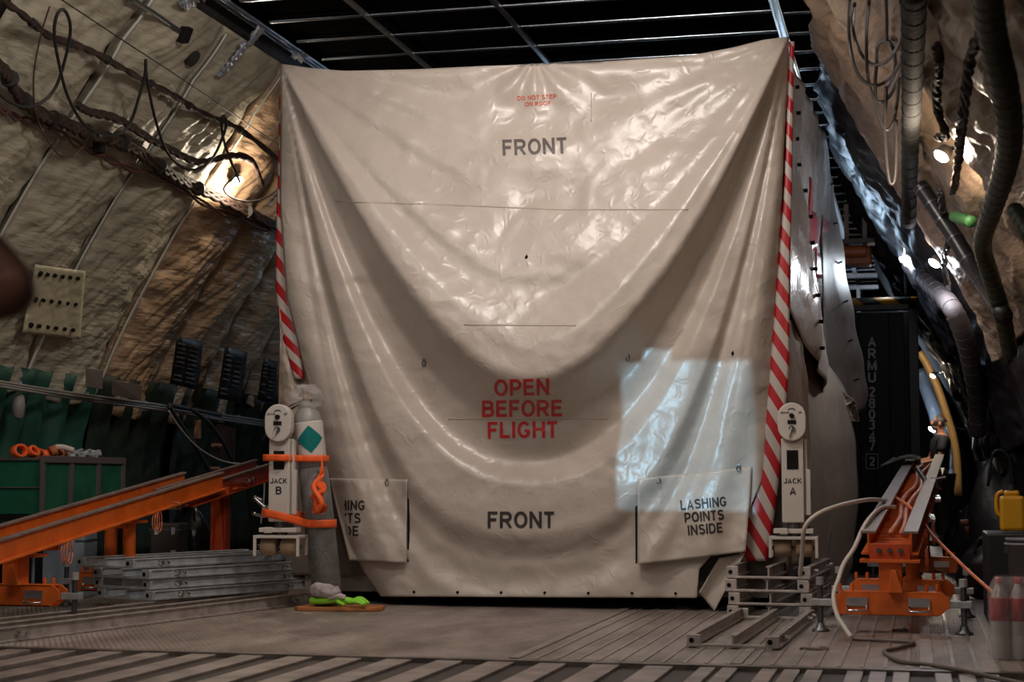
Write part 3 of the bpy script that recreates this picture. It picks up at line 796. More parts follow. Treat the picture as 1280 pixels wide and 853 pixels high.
tray('long dull galvanised frame on the floor beneath the left stack', (p0.x-.2, p0.y, 0.0), -math.radians(11), DGALV, g1, L=3.4, W=.5, H=.085)
lab_r = ['dull galvanised frame at the bottom of the right stack', 'dull galvanised frame second from the bottom of the right stack', 'dull galvanised frame third from the bottom of the right stack', 'dull galvanised frame on top of the right stack']
b1 = atZ(961, 774, 0); tp = None
for i in range(4):
    z = .0+.084*i; j = [0, .01, -.01, 0][i]
    if tp is None: tp = tray(lab_r[0], (b1.x+j, b1.y, z), math.radians(-3), DGALV, g2, L=1.3, W=.53, H=.081)
    else: dup(tp, (b1.x+j, b1.y, z), math.radians(-3), lab_r[i])
b2 = atZ(916, 812, 0)
tray('bluish galvanised frame lying flat on the floor in front of the right stack', (b2.x, b2.y, 0.008), math.radians(-2), DGALV, None, L=1.9, W=.48)

# ---------------------------------------------------------------- inclined orange rail ramps
def stadium(w_, h, n=10):
    r = w_/2; pts = []
    for k in range(n+1): t = PI*k/n; pts.append((r*math.cos(t), h/2-r+r*math.sin(t)))
    for k in range(n+1): t = PI+PI*k/n; pts.append((r*math.cos(t), -h/2+r+r*math.sin(t)))
    return pts
def ramp(label, loc, rotz, z0, z1, L, supports, y_start=-.1, two=None, strip=.085, gap=.12):
    """rails climb from z0 to z1 over length L along +Y; supports: list of (y, kind)"""
    t = thing('rail_ramp', label, 'ramp', loc, rotz, 'inclined orange rail ramps')
    sl = (z1-z0)/L
    zz = lambda y: z0+sl*y
    an = math.atan(sl)
    def beam(x, ya, yb, dz, h=.125, mm=ORANGE):
        M = Matrix.Translation((x, ya, zz(ya)+dz+.022)) @ Matrix.Rotation(an, 4, 'X'); LL = (yb-ya)/math.cos(an)
        m = MB(); m.box((0, LL/2, 0), (.012, LL, h), M=M); m.box((0, LL/2, -h/2), (.085, LL, .012), M=M)
        b = m.build('beam', mm, t, bevel=.002)
        m = MB(); m.box((0, LL/2, h/2), (strip, LL, .014), M=M); m.build('running_strip', WORN, b, bevel=.002)
        return b
    for x in (-gap, gap):
        if two:
            beam(x, y_start, two, 0); beam(x*.8, two-.55, L, -.06, mm=ORANGE_D)
        else: beam(x, y_start, L, 0)
    y = y_start+.05
    while y < L: m = MB(); m.box((0, y, zz(y)-(.02 if not two else .07)), (2*gap-.01, .035, .05)); m.build('rung', ORANGE, t); y += .16 if not two else .9
    m = MB(); m.box((0, y_start, zz(y_start)-.03), (.23, .02, .10)); e = m.build('end_plate', ORANGE_D, t, bevel=.004)
    for x in (-.06, .0, .06):
        m = MB(); m.cyl((x, y_start-.01, zz(y_start)-.02), (x, y_start-.03, zz(y_start)-.02), .014, 12); m.build('bolt', STEEL, e)
    for (y, kind) in supports:
        zb = .105
        # transverse base with clipped ends
        m = MB(); W = .33; pol = [(-W, .03), (-W+.03, 0), (W-.06, 0), (W, .05), (W, .10), (W-.05, .135), (-W+.05, .135), (-W, .10)]
        M = Matrix.Translation((0, y, zb))
        m.prism(pol, -.055, -.045, 'y', M); m.prism(pol, .045, .055, 'y', M); m.box((0, y, zb+.128), (2*W-.12, .11, .012)); m.box((0, y, zb+.006), (2*W-.12, .11, .012))
        bs = m.build('base_beam', ORANGE, t, bevel=.003)
        for x in (-.19, .16):
            m = MB(); m.box((x, y-.060, zb+.075), (.12, .006, .05)); m.tube([(x-.055, y-.062, zb+.05), (x-.055, y-.085, zb+.025), (x+.055, y-.085, zb+.025), (x+.055, y-.062, zb+.05)], .007, 8); m.build('carry_handle', CHROME, bs)
        for x in (-.29, -.22, .20, .26):
            m = MB(); m.cyl((x, y, zb+.13), (x, y, zb+.175), .011, 10); m.build('pin', ORANGE, bs)
        for s in (-1, 1):
            x = s*(W+.075)
            m = MB(); m.cyl((x, y, .03), (x, y, .29), .017, 14); j = m.build('screw_jack', STEEL, t)
            m = MB(); m.lathe([(.052, 0), (.05, .012), (.028, .024), (.022, .05)], (x, y, 0)); m.build('foot', STEEL, j)
            m = MB(); m.box((s*(W+.055), y, .17), (.13, .05, .04)); m.build('bracket', GALV, j, bevel=.004)
            m = MB(); m.cyl((x, y, .27), (x, y, .315), .024, 8); m.build('cap', GALV, j)
        top = zz(y)-.085
        if kind == 'square':
            m = MB(); m.box((0, y, (zb+.13+top)/2), (.13, .10, top-zb-.12)); m.prism([(-.015, zb+.13), (.075, zb+.13), (.035, top-.05), (.01, top-.05)], y-.10, y-.05, 'y')
            m.build('post', ORANGE if supports[0][0] == y else ORANGE_D, t, bevel=.004)
        else:
            for x in (-.07, .07):
                m = MB(); m.cyl((x, y, zb+.13), (x, y, top), .045, 18); m.cyl((x, y, zb+.13), (x, y, zb+.15), .06, 18); m.build('post', ORANGE, t)
        m = MB(); m.box((0, y, top+.0), (.34, .16, .02)); m.build('saddle', ORANGE, t, bevel=.003)
    # rings of orange cord hanging on the side
    for y in (.25, 1.55):
        m = MB()
        for k in range(3): m.tube([(.19+.004*k, y+.03*k+.04*math.cos(q*PI/8), zz(y)-.11+(.055+.01*k)*math.sin(q*PI/8)) for q in range(17)], .004, 6)
        m.build('cord_loop', CABLE_O, t)
    for y in (1.9, 3.3):
        m = MB(); m.cyl((.14, y, zz(y)-.05), (.20, y, zz(y)-.05), .022, 12); m.cyl((.14, y+.09, zz(y)-.03), (.19, y+.09, zz(y)-.03), .016, 12); m.build('clamp_bolt', CHROME, t)
    return t
pL = atD(20, 700, 10.5)
ramp('orange inclined rail ramp on the left, climbing behind the stacked frames', (pL.x, pL.y, 0), 0, .50, 1.03, 4.2, [(0, 'square'), (1.4, 'round'), (3.15, 'square')], y_start=-.7, two=2.8, strip=.045, gap=.16)
pR = atD(1113, 700, 9.8)
rmp = ramp('orange inclined rail ramp on the right, seen end on', (pR.x, pR.y, 0), math.radians(-2.3), .50, 1.03, 6.2, [(0, 'square'), (1.25, 'round'), (4.6, 'square')], y_start=-.05)
RR = pR

# ---------------------------------------------------------------- white lifting jacks
def jack(letter, label, loc, rotz=0):
    t = thing('lifting_jack', label, 'jack', loc, rotz, 'white lifting jacks')
    z0 = .60
    m = MB(); m.box((0, 0, z0+.28), (.145, .12, .56)); col = m.build('column', WHITE, t, bevel=.008)
    m = MB(); m.box((0, -.062, z0+.415), (.075, .006, .125)); m.box((0, -.065, z0+.44), (.06, .004, .01)); m.build('display', BLACK, col)
    m = MB(); m.prism(stadium(.185, .255), -.10, -.02, 'y', Matrix.Translation((0, 0, z0+.665))); hd = m.build('head', WHITE, t, bevel=.008)
    for dz, r_ in ((.04, .016), (-.045, .020)):
        m = MB(); m.cyl((.0, -.10, z0+.665+dz), (0, -.116, z0+.665+dz), r_, 16); m.build('dial', STEEL if dz < 0 else BLACK, hd)
    m = MB(); m.box((0, -.103, z0+.663), (.055, .006, .025)); m.build('counter_window', BLACK, hd)
    m = MB(); m.box((-.012, -.115, z0+.60), (.010, .012, .06), rot=(0, .35, 0)); m.build('crank', WHITE, hd)
    m = MB(); m.tube([(.022*math.cos(q), -.102, z0+.74+.012*math.sin(q)) for q in [PI*k/8 for k in range(9)]], .003, 6); m.build('arrow_mark', INK, hd)
    Mt = lambda x, z: Matrix.Translation((x, -.1035, z)) @ Matrix.Rotation(PI/2, 4, 'X')
    flat_text('lettering', 'DOWN', .020, Mt(-.045, z0+.725), INK, hd); flat_text('lettering', 'UP', .020, Mt(.055, z0+.725), INK, hd)
    Mc = lambda x, z: Matrix.Translation((x, -.0615, z)) @ Matrix.Rotation(PI/2, 4, 'X')
    flat_text('lettering', 'JACK', .050, Mc(0, z0+.275), INK, col, .03); flat_text('lettering', letter, .076, Mc(0, z0+.21), INK, col, .04)
    m = MB(); m.box((.085, .0, z0+.3), (.02, .05, .5)); m.box((.10, -.02, z0+.2), (.03, .03, .3)); m.build('side_rail', WHITE, t, bevel=.003)
    m = MB(); m.cyl((0, 0, .5), (0, 0, z0), .045, 16); m.box((0, .10, .56), (.06, .2, .05)); m.build('screw', STEEL, t)
    m = MB(); m.box((0, 0, .545), (.26, .16, .03)); m.box((-.06, -.09, .545), (.05, .03, .04)); m.build('clamp_plate', WHITE, t, bevel=.004)
    m = MB(); m.box((0, 0, .50), (.32, .22, .02)); 
    for x in (-.15, .15): m.box((x, -.1, .435), (.02, .02, .13)); m.box((x, .1, .435), (.02, .02, .13))
    m.build('frame', WHITE, t, bevel=.003)
    for x in (-.072, .068):
        m = MB(); m.lathe([(.045, -.055), (.056, -.05), (.060, 0), (.056, .05), (.045, .055)], M=Matrix.Translation((x, -.02, .432)) @ Matrix.Rotation(PI/2, 4, 'Y') ); w_ = m.build('roller', TAN, t)
    m = MB(); m.cyl((-.15, -.02, .432), (.15, -.02, .432), .014, 10); m.build('axle', STEEL, t)
    return t
pa = atD(992, 600, 11.25); pb = atD(345, 600, 11.35)
# the right one stands beyond the frame stack, the left one too
jack('A', 'white jack lettered JACK A beside the right edge of the crate', (pa.x, pa.y-.05, 0), math.radians(2))
jack('B', 'white jack lettered JACK B strapped to the grey gas cylinder', (pb.x, pb.y+.1, 0), math.radians(4))

# ---------------------------------------------------------------- gas cylinder with straps
bt, bb_ = atY(383, 512, 10.92), atZ(411, 752, 0.0)
bb_ = atY(411, 749, 10.98); bb_.z = .03
ax = (bt-bb_); Lc = ax.length; ax.normalize()
cyl = thing('gas_cylinder', 'grey wrapped gas cylinder leaning beside the left jack', 'gas cylinder', tuple(bb_))
Mc = Matrix.Translation(bb_) @ ax.to_track_quat('Z', 'Y').to_matrix().to_4x4()
R_ = .098
WRAP = mat('bubble_wrap', (.17, .16, .155), .25, var=.4, vscale=14, bump=.9, bscale=55, bdist=.01, coat=.4)
m = MB(); m.lathe([(R_*.95, 0.0), (R_+.004, .02), (R_+.006, Lc*.4), (R_+.004, Lc*.70)], M=Mc, n=32); m.build('bubble_wrap', WRAP, cyl, world=True)
m = MB(); m.lathe([(R_, Lc*.69), (R_, Lc-.10), (R_*.9, Lc-.04), (R_*.55, Lc+.02), (.035, Lc+.04), (.03, Lc+.06)], M=Mc, n=32); m.build('shell', mat('grey_paint', (.33, .31, .29), .4, var=.2), cyl, world=True)
m = MB(); m.lathe([(R_+.002, Lc*.75), (R_+.003, Lc*.755), (R_+.003, Lc*.93), (R_+.002, Lc*.935)], M=Mc, n=32); m.build('label_sleeve', mat('label_white', (.62, .57, .52), .45), cyl, world=True)
lz = Lc*.845; cv = (O-(Mc @ Vector((0, 0, lz)))); lc = Mc.to_3x3().inverted() @ cv; a0 = math.atan2(lc.y, lc.x)
m = MB()
def dia(a, b):
    u, v = (a-.5), (b-.5); X, Z = (u-v)*.095, (u+v)*.095
    q = a0+X/R_; return Mc @ Vector((math.cos(q)*(R_+.006), math.sin(q)*(R_+.006), lz+Z))
m.grid(8, 8, dia); m.build('diamond_label', mat('teal_print', (.0, .17, .16), .4), cyl, world=True)
m = MB(); m.grid(4, 4, lambda a, b: Mc @ Vector((math.cos(a0-.9+.3*a)*(R_+.005), math.sin(a0-.9+.3*a)*(R_+.005), lz-.03+.04*b))); m.build('diamond_label', RED, cyl, world=True)
m = MB(); tp_ = Mc @ Vector((0, 0, Lc+.05)); m.cyl(tp_, tp_+Vector((0, 0, .07)), .022, 12); m.cyl(tp_+Vector((-.05, 0, .05)), tp_+Vector((.05, 0, .05)), .014, 10); m.cyl(tp_+Vector((0, 0, .07)), tp_+Vector((0, 0, .095)), .03, 12); m.build('valve', mat('brass', (.45, .28, .12), .35, metal=.8), cyl, world=True)
# clear bag crumpled over the valve
m = MB()
def bag(a, b):
    r_ = .05+.035*math.sin(PI*b)+.018*fbm(a*6, b*5, 2); q = a*2*PI
    p = tp_+Vector((math.cos(q)*r_*1.5, math.sin(q)*r_, -.05+.17*b)); return p
m.grid(24, 14, bag); tag(m.build('plastic_bag', mat('clear_film', (.6, .57, .55), .15, alpha=.35, bump=.8, bscale=20)), 'clear crumpled plastic bag over the valve of the gas cylinder', 'plastic bag')
# straps around jack and cylinder
jc = Vector((pb.x, pb.y+.1, 0))
def belt(zc_, zc2, h, name, label, pad=.014):
    cpos = lambda z: bb_+ax*((z-bb_.z)/ax.z)
    m = MB(); P = []
    c2 = cpos(zc2); r2 = R_+pad
    lft = jc.x-.10
    loop = [Vector((lft, jc.y-.085, zc_)), Vector((jc.x+.05, jc.y-.11, zc_*.7+zc2*.3))]
    for k in range(9):
        q = -PI*.62+PI*1.2*k/8; loop.append(Vector((c2.x+math.cos(q)*r2*1.03, c2.y+math.sin(q)*r2*1.03, zc2)))
    loop += [Vector((jc.x+.03, jc.y+.085, zc_)), Vector((lft, jc.y+.08, zc_))]
    L = loop+[loop[0]]
    S = []
    for a, b in zip(L, L[1:]):
        for k in range(4): S.append(a.lerp(b, k/4))
    S.append(L[-1]); n = len(S)-1
    m.grid(n, 3, lambda a, b: S[int(round(a*n))]+Vector((0, 0, h*(b-.5))))
    return tag(m.build('ratchet_strap', STRAP, solid=.006), label, 'strap', 'orange ratchet straps around the left jack')
zA = atY(370, 573, 11.0).z; zB = atY(340, 640, 11.0).z; zB2 = atY(410, 655, 10.9).z
s1 = belt(zA, zA-.005, .045, 's', 'upper orange strap around the jack and the gas cylinder')
s2 = belt(zB, zB2, .055, 's', 'lower orange strap around the jack and the gas cylinder')
# knotted tail hanging from the upper strap
m = MB(); p1 = atY(402, 574, 10.80)
pts = [p1, atY(402, 592, 10.78), atY(397, 602, 10.75), atY(404, 612, 10.74), atY(393, 622, 10.74), atY(404, 634, 10.74), atY(394, 640, 10.75), atY(399, 622, 10.76)]
S = spline(pts, 8)
m.grid(len(S)-1, 4, lambda a, b: S[int(round(a*(len(S)-1)))]+Vector(((.052 if a > .2 else .024)*(b-.5), .022*math.sin(a*30+b*4), .012*math.cos(b*6+a*20))))
m.tube(spline([atY(401, 596, 10.76), atY(392, 610, 10.72), atY(402, 628, 10.70), atY(396, 640, 10.72)], 8), .017, 8)
c = m.build('strap_tail', STRAP, s1, solid=.006, world=True)
m = MB(); pk = atY(363, 644, 10.93); m.box(pk, (.10, .06, .10), rot=(0, .2, 0)); m.cyl(pk+Vector((.0, -.035, 0)), pk+Vector((0, -.05, 0)), .028, 14); m.build('ratchet', mat('ratchet_orange', (.65, .08, .02), .45), s2, world=True, bevel=.01)
m = MB(); m.tube(spline([atY(328, 626, 10.95), atY(318, 622, 10.93), atY(332, 634, 10.92), atY(340, 630, 10.92)], 6), .012, 8); m.tube(spline([atY(316, 642, 10.95), atY(330, 646, 10.93), atY(340, 642, 10.92)], 6), .010, 8); m.build('hook', CHROME, s2, world=True)
# black lead over the jack head
m = MB(); m.tube(spline([atY(390, 500, 10.95), atY(370, 508, 10.9), atY(350, 522, 10.9), atY(338, 535, 11.0), atY(328, 551, 11.05)], 8), .008, 8); m.tube(spline([atY(385, 498, 10.95), atY(362, 508, 10.9), atY(350, 517, 10.9), atY(347, 529, 11.0)], 8), .005, 8)
tag(m.build('black_lead', RUBBER), 'black lead crossing the head of the left jack', 'cable')

# board, gloves and rag at the cylinder's foot
bd = atZ(431, 762, .0)
m = MB(); m.prism([(-.30, -.10), (-.27, -.14), (.25, -.14), (.30, -.05), (.28, .12), (-.24, .16)], .002, .028, 'z', Matrix.Translation((bb_.x+.10, bb_.y-.03, 0)) @ Matrix.Rotation(math.radians(6), 4, 'Z'))
tag(m.build('wooden_board', mat('orange_wood', (.55, .20, .06), .5, var=.4, vscale=8, stretch=(.4, 4, 4)), bevel=.004), 'orange-brown wooden board on the floor at the foot of the gas cylinder', 'board')
gl = thing('work_glove', 'bright green work glove lying on the wooden board', 'glove', (bb_.x+.12, bb_.y-.135, .03))
m = MB()
m.tube(spline([(-.20, 0, .035), (-.1, -.02, .04), (0, -.01, .05), (.1, 0, .035)], 6), .024, 10)
for k, dy in enumerate((-.05, -.02, .01, .04)): m.tube(spline([(.07, dy*.4, .03), (.14, dy*.8, .035+.008*k), (.19+.01*(k % 2), dy, .02)], 5), .011, 8)
m.tube(spline([(0, -.02, .04), (.02, -.07, .035), (.07, -.09, .02)], 5), .012, 8)
m.build('green_shell', mat('lime_green', (.30, .75, .04), .5), gl)
m = MB(); m.tube(spline([(-.06, -.035, .06), (0, -.035, .075), (.05, -.02, .06)], 5), .02, 8); m.build('palm_pad', mat('pale_pink', (.55, .42, .45), .6), gl)
m = MB(); rg = Vector((bb_.x+.02, bb_.y-.16, .105))
m.grid(20, 14, lambda a, b: rg+Vector((.11*math.cos(a*2*PI)*math.sin(PI*b)+.025*fbm(a*3, b*3, 1), .05*math.sin(a*2*PI)*math.sin(PI*b), .035+.045*math.cos(PI*b)+.03*fbm(a*4, b*3, 6)*math.sin(PI*b))))
tag(m.build('cleaning_rag', mat('grey_rag', (.60, .52, .53), .7, var=.5, vscale=20)), 'crumpled grey and pink rag on top of the green glove', 'rag')

# ---------------------------------------------------------------- container, hoist, man
cxr = .03; cyf = 16.4
cont = thing('shipping_container', 'dark shipping container marked ARMU 280347 2 behind the crate', 'container', (cxr-1.22, cyf+3, 0))
CDK = mat('container_black', (.006, .006, .007), .6, var=.3, spec=.2)
m = MB()
n = 16
for k in range(n): m.box((cxr-2.3+k*.14, cyf+.03+(.02 if k % 2 else 0), 1.3), (.141, .04, 2.36))
m.box((cxr-1.22, cyf+3.1, 1.3), (2.36, 6.0, 2.4)); m.build('panels', CDK, cont, world=True, bevel=.006)
m = MB()
for x in (cxr-2.40, cxr-.04): m.box((x, cyf, 1.3), (.09, .12, 2.6))
m.box((cxr-1.22, cyf, 2.55), (2.44, .12, .1)); m.box((cxr-1.22, cyf, .08), (2.44, .12, .16)); m.build('corner_frame', mat('container_frame', (.012, .012, .013), .5, spec=.3), cont, world=True, bevel=.006)
m = MB(); m.grid(1, 1, lambda a, b: Vector((cxr-1.0+1.0*a, cyf-.065, 2.55+.07*b)), lambda a, b: (b*.07, a*1.0)); m.build('hazard_strip', HAZY, cont, solid=.004, world=True)
CW = mat('container_letters', (.22, .21, .20), .5)
for ch, py in zip('ARMU2803472', (427, 442, 457, 472, 490, 504, 518, 531, 545, 557, 577)):
    p = atY(1090, py, cyf-.068)
    flat_text('lettering', ch, .135 if ch != '2' or py < 560 else .12, Matrix.Translation(p-cont.location) @ Matrix.Rotation(PI/2, 4, 'X'), CW, cont, .015)
p = atY(1090, 577, cyf-.068); m = MB()
for dx, dz, sx, sz in ((0, .07, .11, .006), (0, -.07, .11, .006), (-.055, 0, .006, .14), (.055, 0, .006, .14)): m.box(p+Vector((dx, 0, dz)), (sx, .003, sz))
m.build('check_digit_box', CW, cont, world=True)
# travelling hoist
hp = atY(1070, 322, 19.0)
ho = thing('overhead_hoist', 'orange travelling hoist hanging from the roof rail far back', 'hoist', tuple(hp-Vector((0, 0, .2))))
HOR = mat('hoist_orange', (.42, .10, .02), .5, var=.4)
m = MB(); m.box(hp, (.34, .3, .20)); m.cyl(hp+Vector((-.12, -.2, .04)), hp+Vector((.12, -.2, .04)), .07, 16); m.build('motor_body', HOR, ho, world=True, bevel=.02)
m = MB(); m.box(hp+Vector((0, .0, .17)), (.42, .25, .05)); m.box(hp+Vector((-.1, 0, .35)), (.05, .05, .5)); m.box(hp+Vector((.1, 0, .35)), (.05, .05, .5)); m.build('trolley', mat('rust_steel', (.10, .05, .03), .5, var=.4), ho, world=True)
m = MB(); m.box(hp+Vector((.05, 0, -.21)), (.36, .10, .04)); m.box(hp+Vector((.05, 0, -.34)), (.38, .10, .04)); m.box(hp+Vector((.02, 0, -.5)), (.04, .04, .35)); m.build('spreader', RAIL, ho, world=True)

def skin_mesh(pts, edges, root=0, sub=2):
    me = bpy.data.meshes.new('s'); me.from_pydata([p[:3] for p in pts], edges, [])
    o = bpy.data.objects.new('s', me); COL.objects.link(o)
    sk = o.modifiers.new('skin', 'SKIN'); sk.use_smooth_shade = True
    for i, p in enumerate(pts):
        r_ = p[3]; me.skin_vertices[0].data[i].radius = (r_, p[4] if len(p) > 4 else r_)
    me.skin_vertices[0].data[root].use_root = True
    sb = o.modifiers.new('sub', 'SUBSURF'); sb.levels = sub; sb.render_levels = sub
    dg = bpy.context.evaluated_depsgraph_get()
    out = bpy.data.meshes.new_from_object(o.evaluated_get(dg)); bpy.data.objects.remove(o)
    for p in out.polygons: p.use_smooth = True
    return out
def person(label, loc, rotz, J, shirt_c, trouser_c, skin_c, hair_c, beard=False, H=1.0):
    """J: dict of joint positions in metres, figure faces -Y locally"""
    names = list(J)
    radii = dict(pelvis=(.155, .115), waist=(.14, .10), chest=(.165, .115), upchest=(.15, .10), neck=(.055, .058), nape=(.055, .06), head=(.072, .09), crown=(.075, .092), top=(.05, .06))
    P = []; idx = {}
    def addv(n, r): idx[n] = len(P); P.append((*J[n], *(r if isinstance(r, tuple) else (r, r))))
    for n in ('pelvis', 'waist', 'chest', 'upchest', 'neck', 'nape', 'head', 'crown', 'top'): addv(n, radii[n])
    E = [(i, i+1) for i in range(8)]
    for s in 'LR':
        for n, r in (('sh', .065), ('el', .039), ('wr', .029), ('pm', .032)): addv(n+s, r)
        E += [(idx['upchest'], idx['sh'+s]), (idx['sh'+s], idx['el'+s]), (idx['el'+s], idx['wr'+s]), (idx['wr'+s], idx['pm'+s])]
        pm, wr = Vector(J['pm'+s]), Vector(J['wr'+s]); d = (pm-wr).normalized(); sd_ = d.cross(Vector((0, 0, 1)));  sd_ = sd_.normalized() if sd_.length > .1 else Vector((0, 1, 0))
        bd_ = d.cross(sd_).normalized()
        for k in range(4):
            a = pm+sd_*(.030-.02*k)+d*.035; b = a+d*(.033+.006*(1.5-abs(k-1.5)))-bd_*.008; c = b+d*.028-bd_*.016
            i0 = len(P); P += [(*a, .010, .010), (*b, .0085, .0085), (*c, .007, .007)]; E += [(idx['pm'+s], i0), (i0, i0+1), (i0+1, i0+2)]
        a = wr.lerp(pm, .5)+sd_*.035; b = a+(d*.6+sd_*.6)*.04; i0 = len(P); P += [(*a, .012, .012), (*b, .009, .009)]; E += [(idx['pm'+s], i0), (i0, i0+1)]
        for n, r in (('hip', (.088, .09)), ('kn', .058), ('an', .04), ('ft', (.042, .03)), ('to', (.036, .022))): addv(n+s, r)
        E += [(idx['pelvis'], idx['hip'+s]), (idx['hip'+s], idx['kn'+s]), (idx['kn'+s], idx['an'+s]), (idx['an'+s], idx['ft'+s]), (idx['ft'+s], idx['to'+s])]
    me = skin_mesh(P, E)
    # face: nose, brow and ears merged into the same mesh
    bm = bmesh.new(); bm.from_mesh(me)
    hd, cr = Vector(J['head']), Vector(J['crown']); fw = Vector(J.get('face', (0, -1, 0))).normalized(); rt = fw.cross(Vector((0, 0, 1)))
    def blob(c, s3):
        M = Matrix.Translation(c) @ Matrix((( rt.x, fw.x, 0, 0), (rt.y, fw.y, 0, 0), (0, 0, 1, 0), (0, 0, 0, 1))) @ Matrix.Diagonal((*s3, 1))
        bmesh.ops.create_icosphere(bm, subdivisions=2, radius=1, matrix=M)
    blob(hd+fw*.082+Vector((0, 0, .03)), (.014, .022, .026)); blob(hd+fw*.058-Vector((0, 0, .035)), (.035, .03, .022)); blob(hd+fw*.062+Vector((0, 0, -.012)), (.022, .022, .008))
    for s in (-1, 1): blob(hd+rt*s*.075+Vector((0, 0, .02)), (.012, .02, .03)); blob(hd+fw*.066+rt*s*.032+Vector((0, 0, .055)), (.018, .014, .008))
    bm.to_mesh(me); bm.free(); me.name = 'person'
    for p in me.polygons: p.use_smooth = True
    me.materials.append(skin_c)
    body = bpy.data.objects.new('person', me); COL.objects.link(body); body.location = loc; body.rotation_euler = (0, 0, rotz); tag(body, label, 'person')
    def sub(nm, names_r, edges, m_):
        pts = [(*J[n], *(r if isinstance(r, tuple) else (r, r))) if isinstance(n, str) else (*n, *((r, r) if not isinstance(r, tuple) else r)) for n, r in names_r]
        link_mesh(nm, skin_mesh(pts, edges), m_, body)
    V = lambda a, b, t: tuple(Vector(J[a]).lerp(Vector(J[b]), t))
    sub('shirt', [('pelvis', (.172, .135)), ('waist', (.162, .125)), ('chest', (.185, .135)), ('upchest', (.165, .115)), ('neck', (.068, .07)), ('shL', .082), (V('shL', 'elL', .72), .068), ('shR', .082), (V('shR', 'elR', .72), .068)],
        [(0, 1), (1, 2), (2, 3), (3, 4), (3, 5), (5, 6), (3, 7), (7, 8)], shirt_c)
    sub('trousers', [('pelvis', (.165, .13)), ('hipL', (.102, .105)), ('knL', .075), (V('knL', 'anL', .92), .062), ('hipR', (.102, .105)), ('knR', .075), (V('knR', 'anR', .92), .062)],
        [(0, 1), (1, 2), (2, 3), (0, 4), (4, 5), (5, 6)], trouser_c)
    for s in 'LR': sub('shoe', [('an'+s, (.05, .05)), ('ft'+s, (.05, .04)), ('to'+s, (.045, .03))], [(0, 1), (1, 2)], BLACK)
    hb = MB(); c = hd.lerp(cr, .75)-fw*.016
    hb.grid(24, 12, lambda a, b: c+Vector((math.cos(a*2*PI)*.083*math.cos(b*PI/2-.35*(1-b)), math.sin(a*2*PI)*.098*math.cos(b*PI/2-.35*(1-b)), -.035+.145*b+(.03*math.sin(a*2*PI)*fw.y*-1 if b < .2 else 0))))
    hb.build('hair', hair_c, body)
    if beard:
        hb = MB(); hb.lathe([(.02, -.075), (.045, -.06), (.052, -.035), (.04, -.015)], tuple(hd+fw*.045), 14); hb.build('beard', hair_c, body)
    return body
SKIN = mat('skin', (.42, .19, .12), .5, var=.15); NAVY = mat('navy_cotton', (.012, .013, .022), .75, bump=.3); DARKT = mat('dark_trousers', (.018, .018, .02), .8); HAIR = mat('dark_hair', (.015, .010, .008), .6, bump=.8, bscale=60)
def std_joints():
    return dict(pelvis=(0, 0, .95), waist=(0, .0, 1.08), chest=(0, .0, 1.26), upchest=(0, .01, 1.40), neck=(0, .015, 1.49), nape=(0, .0, 1.55), head=(0, -.015, 1.61), crown=(0, -.01, 1.68), top=(0, 0, 1.72),
        shL=(.19, .01, 1.42), elL=(.25, .02, 1.14), wrL=(.24, -.06, .90), pmL=(.235, -.08, .83), shR=(-.19, .01, 1.42), elR=(-.25, .02, 1.14), wrR=(-.24, -.06, .90), pmR=(-.235, -.08, .83),
        hipL=(.095, 0, .88), knL=(.11, -.015, .48), anL=(.115, .02, .09), ftL=(.12, -.08, .045), toL=(.125, -.17, .035), hipR=(-.095, 0, .88), knR=(-.11, -.015, .48), anR=(-.115, .02, .09), ftR=(-.12, -.08, .045), toR=(-.125, -.17, .035))
J = std_joints(); J.update(elL=(.24, -.06, 1.15), wrL=(.20, -.30, 1.10), pmL=(.18, -.38, 1.12), elR=(-.24, -.08, 1.16), wrR=(-.17, -.31, 1.12), pmR=(-.15, -.39, 1.13))
pm_ = atD(1176, 600, 22.5)
person('bearded man in a dark t-shirt standing beyond the right ramp, facing left', (pm_.x, pm_.y, 0), -math.radians(78), J, NAVY, DARKT, SKIN, HAIR, beard=True)
# bystander at the left edge, only the elbow reaches into the picture
J = std_joints()
cb = atD(-178, 560, 2.4)
J.update(shR=(-.18, .01, 1.42), elR=(-.40, .04, 1.22), wrR=(-.22, -.16, 1.17), pmR=(-.14, -.19, 1.18), shL=(.19, .01, 1.42), elL=(.42, .04, 1.235), wrL=(.21, -.14, 1.19), pmL=(.13, -.17, 1.20))
el = atD(14, 348, 2.35)
bx = el-Vector((math.cos(TH)*.40, math.sin(TH)*.40, 0))
person('person in a navy t-shirt at the left edge, only a bare elbow showing', (bx.x+.018, bx.y-.04, el.z-1.262), TH, J, mat('navy_shirt', (.02, .022, .045), .8), DARKT, mat('bystander_skin', (.62, .30, .22), .5), HAIR)

